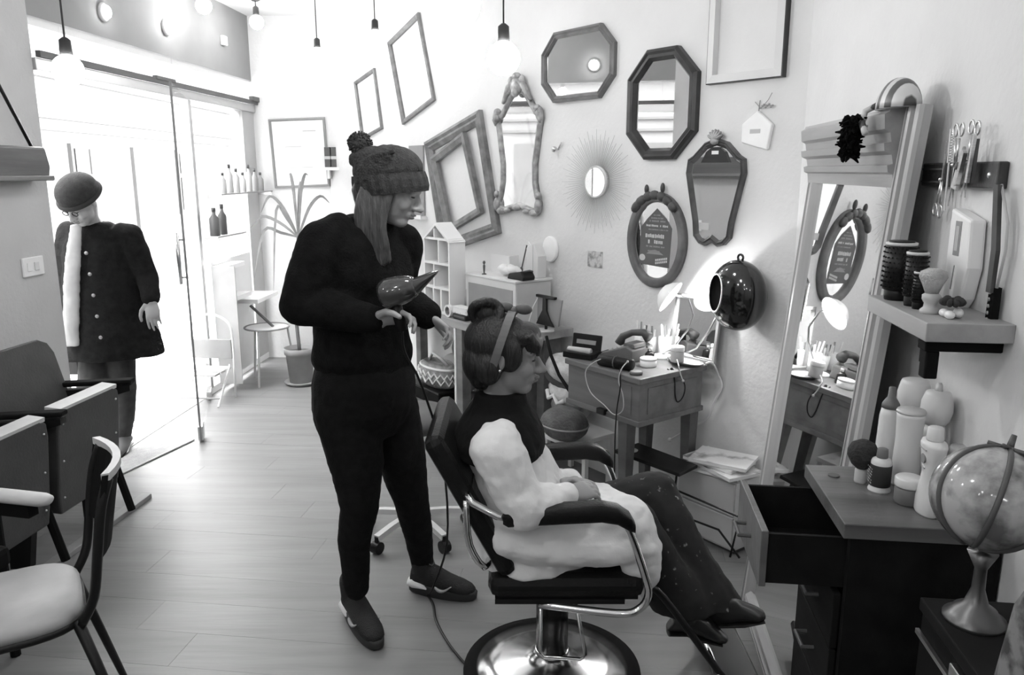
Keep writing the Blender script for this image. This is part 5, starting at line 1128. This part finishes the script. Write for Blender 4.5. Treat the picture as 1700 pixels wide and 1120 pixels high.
def trainer(heel, toe, par, side):
    d = (toe-heel); d.z = 0; L = d.length; d.normalize(); w = Vector((-d.y, d.x, 0)); Z = Vector((0,0,1)); hz = Vector((heel.x, heel.y, 0))
    P = lambda f, s, z: hz+d*(f*L)+w*s+Z*z
    up = MB()
    up.loft([(P(.02,0,.065), w*.026, Z*.035), (P(.10,0,.07), w*.036, Z*.048), (P(.25,0,.075), w*.038, Z*.055), (P(.42,0,.066), w*.040, Z*.048), (P(.60,0,.052), w*.044, Z*.036), (P(.80,0,.043), w*.043, Z*.028), (P(.93,0,.038), w*.034, Z*.021), (P(1.0,0,.036), w*.016, Z*.012)])
    up.chain([(P(.20,0,.09), .042), (P(.17,0,.145), .044)])
    up_o = organic('shoe_upper', up, mat('trainer_black', .012, .7, 0, .3, 50, .5, 250), par, .005, 3)
    so = MB(); R1 = []
    for z_, k in ((.0,.95),(.006,1.0),(.028,1.02),(.034,.98)):
        ring = []
        for i in range(28):
            a = 2*PI*i/28; f = .5+.53*math.cos(a)*k; ww = (.040+.006*math.cos(a))*k*math.copysign(abs(math.sin(a))**.75, math.sin(a)); ring.append(P(f, ww, z_+(.012*(1-f) if z_ > .01 else 0)))
        R1.append(ring)
    obj('sole', so.rings(R1), MATS['sole_two_tone'], par, smooth=True, w=True)
    hb = MB(); hb.loft([(P(-.03,0,.038), w*.026, Z*.016), (P(.06,0,.044), w*.042, Z*.026), (P(.20,0,.04), w*.044, Z*.018), (P(.3,0,.034), w*.043, Z*.006)]); obj('heel_cup', hb, WHITE, par, smooth=True, w=True)
    for sd in (-1, 1):   # pale curved tick emblem on each flank
        cu = [(.44,.052),(.50,.040),(.58,.040),(.70,.062)]; pts = []
        pts = smoothpts([P(f, sd*(.0445-.004*(f-.4)), z_) for f, z_ in cu], 4); n_ = len(pts)
        obj('tick_emblem', MB().tube(pts, [.0015+.0055*math.sin(PI*(i/(n_-1))**.75) for i in range(n_)], 6), LGREY, up_o.parent, smooth=True, w=True)
    lc = MB()
    for i in range(5): f = .32+.065*i; zt = .118-.011*i; lc.tube([P(f,-.024,zt-.012), P(f+.01,0,zt), P(f,.024,zt-.012)], .003, 6)
    lc.tube([P(.3,.005,.12), P(.33,.02,.135), P(.36,.012,.12), P(.36,-.014,.122), P(.31,-.022,.135), P(.3,-.005,.12)], .0028, 6)
    obj('laces', lc, DGREY, par, smooth=True, w=True)
mat('sole_two_tone', .03, .6, 0, .2, 10)
trainer(atz(578,1013,0), atz(628,1078,0), root, -1); trainer(atz(683,978,0), atz(788,994,0), root, -1)
# hat
Hh = Frame3(H.p(-.03,0,.045), (.97,-.16,.07), (-.07,0,1), .222)
ht = MB(); R = []
def hatring(u, a, b, f0, rib=0, n=88): return [Hh.p(f0+a*(1+(rib if (j // 2) % 2 else 0))*math.cos(2*PI*j/n), b*(1+(rib if (j // 2) % 2 else 0))*math.sin(2*PI*j/n), u) for j in range(n)]
for u, a, b, f0, rb in ((-.13,.53,.435,.0,.03),(-.05,.545,.455,.0,.035),(.06,.54,.46,-.01,.035),(.15,.525,.45,-.02,.03)): R.append(hatring(u, a, b, f0, rb))
brim = obj('hat_brim', MB().rings(R), mat('hat_rib', .04, .95, 0, .3, 60, .5, 200), root, w=True)
hd = MB(); Hh.ell(hd, (-.02,0,.20), (.52,.45,.36), None, 28, 18); Hh.ell(hd, (-.22,0,.36), (.32,.33,.20)); Hh.ell(hd, (-.42,0,.38), (.17,.2,.13))
for k in range(5): hd.tube([Hh.p(-.40+.03*k,.30,.05+.07*k), Hh.p(-.2+.05*k,.40,.10+.08*k), Hh.p(.0+.06*k,.39,.17+.07*k)], .010, 6); hd.tube([Hh.p(-.40+.03*k,-.30,.05+.07*k), Hh.p(-.2+.05*k,-.41,.10+.08*k), Hh.p(.0+.06*k,-.40,.17+.07*k)], .010, 6)
organic('hat_crown', hd, mat('hat_knit', .032, .95, 0, .35, 40, .9, 160), root, .005, 3, .008, .02)
pm = MB(); pc = Hh.p(-.40,0,.60)
for i in range(320):
    v = Vector((random.gauss(0,1), random.gauss(0,1), random.gauss(0,1))).normalized(); pm.tube([pc, pc+v*random.uniform(.034,.043)], [.004,.003], 4)
pm.ell(pc, .033); obj('bobble', pm, mat('bobble_wool', .04, .98, 0, .3, 60), root, w=True)
# long hair
hr = MB()
for s_ in (-1, 1):
    for k in range(8):
        f = .12-.055*k; hr.tube(smoothpts([H.p(f,s_*.33,.0), H.p(f-.0,s_*.36,-.25), H.p(f+.06,s_*.37,-.55), H.p(f+.22,s_*.34,-.82-.05*(k % 3)), H.p(f+.30,s_*.31,-1.0-.07*(k % 3))], 3), [.014]*9+[.011]*3+[.004], 8)
for k in range(6): hr.tube([H.p(-.36,-.2+.08*k,.05), H.p(-.38,-.2+.08*k,-.2), H.p(-.26,-.22+.09*k,-.45)], [.025,.025,.012], 8)
H.ell(hr, (-.12,0,.06), (.38,.36,.30))
organic('hair', hr, HAIR1, root, .005, 1)
# hairdryer in her hands
dq = thing('hairdryer', 'glossy dark hairdryer with a flat pointed nozzle held in the stylist\'s hand', 'hairdryer', at(660,490,2.33))
GLD = mat('dryer_gloss', .045, .10, 0, .1, 5, coat=.8)
a0, a1, a2 = at(628,492,2.34), at(690,474,2.34), at(729,448,2.34)
obj('barrel', MB().tube(smoothpts([a0, a0.lerp(a1,.15), a0.lerp(a1,.45), a0.lerp(a1,.8), a1], 2), [.018,.035,.043,.047,.046,.045,.040,.034,.028], 20), GLD, dq, smooth=True, w=True)
nz = (a2-a1); nn = Vector((0,1,0)); ux = nz.cross(nn).normalized()
obj('nozzle', MB().loft([(a1-nz*.3, nn*.030, ux*.028), (a1+nz*.0, nn*.029, ux*.025), (a1+nz*.4, nn*.029, ux*.016), (a1+nz*.75, nn*.031, ux*.009), (a2, nn*.032, ux*.003)], 20), GLD, dq, smooth=True, w=True)
h0 = at(655,500,2.345); h1 = at(668,548,2.35); obj('handle', MB().tube([h0, h0.lerp(h1,.5), h1], [.020,.018,.016], 14), BLACK, dq, smooth=True, w=True)
obj('cord', MB().tube(smoothpts([h1, at(672,585,2.36), at(700,640,2.38), at(735,760,2.42), at(742,900,2.55), at(715,985,2.64)], 4), .0042, 6), BLACK, dq, smooth=True, w=True)

# ---------------------------------------------------------------- the customer in the chair
root = thing('person', 'customer seated in the salon chair with pale smock, dark collar cape and clasped hands', 'person', (.10, 2.29, .45), 0)
F = Vector((.995,.06,0)).normalized(); Rt = Vector((.06,-.995,0))
RA = [at(824,748,2.11), at(872,842,2.06), at(940,824,2.13)]; LA = [at(852,735,2.47), at(905,812,2.48), at(950,800,2.30)]
RL = [at(888,900,2.22), at(1050,868,2.25), at(1078,910,2.25), at(1135,990,2.25)]; LL = [at(900,880,2.40), at(1085,822,2.44), at(1108,860,2.38), at(1178,985,2.28)]
H = Frame3(at(838,588,2.28), (.985,-.10,-.10), (.10,0,1), .232)
body = MB(); add_head(body, H)
body.chain([(at(826,668,2.29), .055), (at(832,645,2.285), .050), (H.p(-.08,0,-.22), .055)])
body.loft([(at(878,915,2.3), Rt*.17, F*.13), (at(868,855,2.3), Rt*.145, F*.11), (at(852,785,2.3), Rt*.15, F*.105), (at(836,730,2.3), Rt*.16, F*.085), (at(828,690,2.29), Rt*.08, F*.06)])
body.chain([(RA[0], .05), (RA[1], .04), (RA[2], .027)]); body.chain([(LA[0], .05), (LA[1], .04), (LA[2], .027)])
body.chain(list(zip(RL, (.085,.058,.055,.036)))); body.chain(list(zip(LL, (.085,.058,.055,.036))))
add_hand(body, RA[2], at(992,806,2.20)-RA[2], (-.15,-.45,.8), -1, .45, .95, .05, .5)
add_hand(body, LA[2], at(992,802,2.17)-LA[2], (.15,.3,.85), 1, .45, .95, .05, .5)
organic('body', body, SKIN2, root, .0045, 3); face_parts(H, root, LIP, LASH, SKIN2)
SMOCK = mat('smock_white', .78, .85, 0, .05, 6, .25, 40); CAPE = mat('cape_black', .008, .8, 0, .2, 12, .2, 50, spec=.12); TROU = brush_mat('floral_black', .40, .010, 46, .85, 'noise', .745)
sm = MB()
sm.loft([(at(880,905,2.29), Rt*.225, F*.20), (at(872,860,2.3), Rt*.215, F*.18), (at(855,790,2.3), Rt*.205, F*.145), (at(838,738,2.3), Rt*.195, F*.12), (at(832,705,2.3), Rt*.15, F*.095), (at(828,675,2.3), Rt*.075, F*.07)])
sm.chain([(at(832,730,2.17), .07), (RA[0], .078), (RA[0].lerp(RA[1],.5), .072), (RA[1], .066), (RA[1].lerp(RA[2],.55), .056), (RA[2]-(RA[2]-RA[1])*.06, .042)])
sm.chain([(at(852,728,2.42), .066), (LA[0], .074), (LA[0].lerp(LA[1],.5), .066), (LA[1], .06), (LA[1].lerp(LA[2],.6), .052), (LA[2]-(LA[2]-LA[1])*.08, .042)])
sm.chain([(at(905,908,2.19), .105), (at(985,880,2.19), .088), (at(1035,872,2.17), .09), (at(1060,912,2.15), .072), (at(1072,955,2.13), .048), (at(1070,985,2.12), .022)])
sm.chain([(at(960,888,2.25), .08), (at(1020,882,2.25), .07)])
sm.loft([(Vector((x_, 2.285, z_)), Rt*w_, Vector((0,0,h_))) for x_, z_, w_, h_ in ((-.10,.55,.17,.06),(-.06,.545,.225,.09),(.05,.535,.245,.09),(.20,.525,.245,.08),(.33,.525,.235,.075),(.40,.52,.20,.05))])
sm.loft([(at(1040,905,2.12), Rt*.03, F*.05), (at(1062,950,2.11), Rt*.022, F*.045), (at(1072,990,2.11), Rt*.012, F*.03)])
organic('smock', sm, SMOCK, root, .006, 3, .03, .09)
cp = MB(); cp.loft([(at(826,738,2.29), Rt*.225, F*.145), (at(828,715,2.29), Rt*.215, F*.14), (at(830,690,2.29), Rt*.165, F*.115), (at(830,665,2.29), Rt*.10, F*.085), (at(830,648,2.288), Rt*.078, F*.075)])
cp.loft([(at(848,685,2.22), Rt*.05, F*.03), (at(866,722,2.18), Rt*.06, F*.03), (at(880,752,2.15), Rt*.045, F*.018)])
organic('collar_cape', cp, CAPE, root, .006, 3, .010, .06)
pt = MB(); pt.chain(list(zip(RL, (.095,.075,.072,.058)))); pt.chain(list(zip(LL, (.10,.082,.078,.062))))
pt.loft([(at(1095,930,2.25), Rt*.07, F*.08), (at(1120,980,2.24), Rt*.075, F*.10), (at(1138,1010,2.24), Rt*.078, F*.11)]); pt.loft([(at(1120,890,2.36), Rt*.075, F*.085), (at(1162,968,2.29), Rt*.075, F*.10), (at(1185,1000,2.27), Rt*.075, F*.095)])
organic('trousers', pt, TROU, root, .008, 4, .014, .06)
def boot(ank, toe, par):
    d = toe-ank; bt = MB(); w = Vector((0,1,0)); u_ = d.cross(w).normalized()
    if u_.z < 0: u_ = -u_
    bt.chain([(ank+Vector((-.02,0,.03)), .040), (ank+Vector((-.005,0,-.02)), .042)])
    bt.loft([(ank+Vector((-.05,0,-.045)), w*.026, u_*.03), (ank+Vector((0,0,-.035)), w*.036, u_*.045), (ank.lerp(toe,.45)-u_*.01, w*.036, u_*.036), (ank.lerp(toe,.8)-u_*.004, w*.036, u_*.022), (ank.lerp(toe,1.0), w*.018, u_*.012)])
    organic('boot', bt, mat('boot_leather', .015, .35, 0, .2, 20), par, .006, 3)
    obj('boot_sole', MB().loft([(ank+Vector((-.055,0,-.075)), w*.028, u_*.008), (ank+Vector((0,0,-.072)), w*.034, u_*.008), (ank.lerp(toe,.5)-u_*.046, w*.036, u_*.008), (ank.lerp(toe,.95)-u_*.016, w*.026, u_*.006)]), BLACK, par, smooth=True, w=True)
boot(at(1140,1012,2.24), at(1205,1062,2.22), root); boot(at(1190,998,2.26), at(1270,1020,2.16), root)
# hair, bun, fringe and headband
hr = MB(); H.ell(hr, (-.10,0,.16), (.45,.385,.38), None, 24, 16); H.ell(hr, (-.28,0,-.10), (.27,.34,.34)); H.ell(hr, (-.26,0,-.34), (.17,.26,.16))
H.ell(hr, (-.16,-.30,-.14), (.18,.13,.22)); H.ell(hr, (-.16,.30,-.14), (.18,.13,.22)); H.ell(hr, (.22,0,.30), (.22,.33,.16)); H.ell(hr, (.34,0,.20), (.10,.27,.15)); H.ell(hr, (.10,-.30,.06), (.16,.07,.22)); H.ell(hr, (.10,.30,.06), (.16,.07,.22))
for k in range(9): a = -1+k/4; hr.tube([H.p(.30,a*.28,.34), H.p(.43,a*.27,.20), H.p(.44,a*.25,.08)], [.016,.013,.006], 6)
organic('hair', hr, HAIR2, root, .005, 2)
bn = MB(); bc_ = H.p(-.28,0,.52)
for k in range(5): a = 2*PI*k/5; bn.tube([bc_+(H.F*math.cos(b)*.042+H.U*math.sin(b)*.036)*(1-.08*k)+H.L*(.012*math.sin(2*b+a)+.012*(k-2)) for b in [2*PI*i/18 for i in range(18)]], .015, 8, True)
bn.ell(bc_, (.04,.035,.034)); organic('bun', bn, HAIR2, root, .004, 1)
hb_ = MB(); n_ = 40; R = []
for i in range(n_):
    a = 2*PI*i/n_; p = H.p(-.06+.10*math.sin(a), .40*math.cos(a), .09+.475*math.sin(a)); o_ = (p-H.p(-.02,0,.06)).normalized(); fw = H.F*.012
    R.append([p-fw, p-fw+o_*.005, p+fw+o_*.005, p+fw])
obj('headband', hb_.rings(R, False, True), mat('headband_grey', .14, .7, 0, .1, 12), root, smooth=False, w=True)
kn = MB(); kp = H.p(.06,0,.58)
for s_ in (-1, 1): kn.ell(kp+H.F*.028*s_+H.U*.008, (.026,.014,.016), H.R)
kn.ell(kp, .014); obj('headband_knot', kn, DGREY, root, smooth=True, w=True)
obj('ear_stud', MB().ell(H.p(-.01,-.37,-.13), .005), CHROME, root, smooth=True, w=True)

# ---------------------------------------------------------------- visitor coming through the door
root = thing('person', 'visitor in knitted cap and long dark coat stepping through the open glass door', 'person', (-2.2, 4.3, 0), 0)
YV = 4.30
atv = lambda u, v, Y: at(u-9, v, Y)
F = Vector((.30,-.954,0)); Rt = Vector((-.954,-.30,0))
RA = [atv(128,388,YV), atv(115,445,YV), atv(120,500,YV-.05)]; LA = [atv(225,392,YV), atv(252,458,YV), atv(261,500,YV-.08)]
RL = [atv(170,555,YV), atv(160,630,YV-.08), atv(152,690,YV-.02), atv(150,725,YV+.1)]; LL = [atv(205,560,YV), atv(213,640,YV+.02), atv(216,680,YV+.06), atv(213,720,YV+.10)]
H = Frame3(atv(143,335,YV-.12), (-.22,-.80,-.62), (-.1,-.6,.75), .222)
body = MB(); add_head(body, H); body.chain([(atv(163,375,YV), .055), (atv(156,362,YV-.05), .05), (H.p(-.05,0,-.2), .055)])
body.loft([(atv(188,560,YV), Rt*.16, F*.12), (atv(180,490,YV), Rt*.14, F*.105), (atv(172,425,YV), Rt*.15, F*.105), (atv(168,390,YV), Rt*.15, F*.08), (atv(165,376,YV), Rt*.08, F*.06)])
body.chain([(RA[0], .05), (RA[1], .042), (RA[2], .029)]); body.chain([(LA[0], .05), (LA[1], .042), (LA[2], .029)])
body.chain(list(zip(RL, (.08,.055,.05,.036)))); body.chain(list(zip(LL, (.08,.055,.05,.036))))
add_hand(body, LA[2], atv(264,535,YV-.12)-LA[2], (.1,-.9,.2), 1, .35, 1.0, .05, .4); add_hand(body, RA[2], atv(124,545,YV-.05)-RA[2], (-.3,-.8,.2), -1, .6, 1.0, .05, .4)
organic('body', body, SKIN, root, .005, 3); face_parts(H, root, LIP, LASH, SKIN)
ct = MB(); ct.loft([(atv(199,590,YV), Rt*.265, F*.17), (atv(197,575,YV), Rt*.262, F*.17), (atv(188,520,YV), Rt*.23, F*.155), (atv(180,455,YV), Rt*.20, F*.14), (atv(175,405,YV), Rt*.185, F*.115), (atv(170,385,YV), Rt*.145, F*.095), (atv(165,368,YV), Rt*.08, F*.075)])
ct.chain([(RA[0], .075), (RA[1], .065), (RA[2], .05)]); ct.chain([(atv(212,388,YV), .06), (LA[0], .068), (LA[0].lerp(LA[1],.5), .068), (LA[1], .06), (LA[1].lerp(LA[2],.85), .05)])
organic('coat', ct, mat('coat_wool', .014, .95, 0, .3, 30, .4, 90, spec=.1), root, .009, 5, .016, .09)
lp_ = MB(); lp_.loft([(atv(136,372,YV-.13), Rt*.03, F*.012), (atv(130,430,YV-.165), Rt*.04, F*.016), (atv(127,500,YV-.18), Rt*.042, F*.016), (atv(128,575,YV-.19), Rt*.04, F*.016)])
organic('pale_scarf', lp_, mat('scarf_pale', .38, .9, 0, .1, 12), root, .008, 3, .01, .05)
for k in range(5): p = atv(152+6*k, 420+35*k, YV-.155-.012*k); obj('button', MB().ell(p, (.010,.006,.010)), GREY, root, smooth=True, w=True)
tr = MB(); tr.chain(list(zip(RL, (.09,.07,.062,.05)))); tr.chain(list(zip(LL, (.09,.072,.06,.048)))); organic('trousers', tr, mat('trouser_charcoal', .03, .9, 0, .3, 20), root, .008, 4, .01, .06)
for A_ in (RL[3], LL[3]):
    b_ = MB(); g0 = Vector((A_.x, A_.y, 0)); b_.chain([(g0+Vector((0,0,.11)), .046), (g0+Vector((0,0,.055)), .046)]); b_.loft([(g0+Vector((0,.05,.04)), Rt*.03, Vector((0,0,.03))), (g0+Vector((0,0,.045)), Rt*.038, Vector((0,0,.042))), (g0+F*.12+Vector((0,0,.035)), Rt*.04, Vector((0,0,.03))), (g0+F*.185+Vector((0,0,.025)), Rt*.024, Vector((0,0,.018)))])
    organic('boot', b_, mat('boot_suede', .12, .8), root, .006, 3); obj('boot_sole', MB().loft([(g0+Vector((0,.055,.007)), Rt*.03, Vector((0,0,.007))), (g0+Vector((0,0,.007)), Rt*.036, Vector((0,0,.007))), (g0+F*.12+Vector((0,0,.007)), Rt*.04, Vector((0,0,.007))), (g0+F*.19+Vector((0,0,.007)), Rt*.024, Vector((0,0,.005)))]), BLACK, root, smooth=True, w=True)
Hc = Frame3(H.p(-.06,0,.10), H.F, H.U, .222); cpp = MB(); Hc.ell(cpp, (-.01,0,.17), (.52,.465,.40), None, 28, 18)
obj('cap_band', MB().tube([Hc.p(-.01+.515*math.cos(2*PI*i/36), .455*math.sin(2*PI*i/36), .04) for i in range(36)], .013, 8, True), mat('cap_rib', .03, .95), root, smooth=True, w=True)
organic('cap', cpp, mat('cap_knit', .03, .95, 0, .3, 40, .6, 120), root, .006, 3)
gl = MB(); 
for s_ in (-1, 1): gl.tube([H.p(.44+.0*i, s_*.13+.075*math.cos(2*PI*i/16), .0+.06*math.sin(2*PI*i/16)) for i in range(16)], .0025, 5, True)
obj('glasses', gl, BLACK, root, w=True)
q = thing('hand_bag', 'small dark handbag held by the visitor in the doorway', 'bag', atv(128,600,YV-.05)); obj('bag', MB().box(atv(128,598,YV-.05), (.11,.05,.16)), BLACK, q, bevel=.015, w=True); obj('strap', MB().tube([atv(120,578,YV-.05), atv(122,548,YV-.05), atv(130,548,YV-.05), atv(136,578,YV-.05)], .006, 6), BLACK, q, smooth=True, w=True)
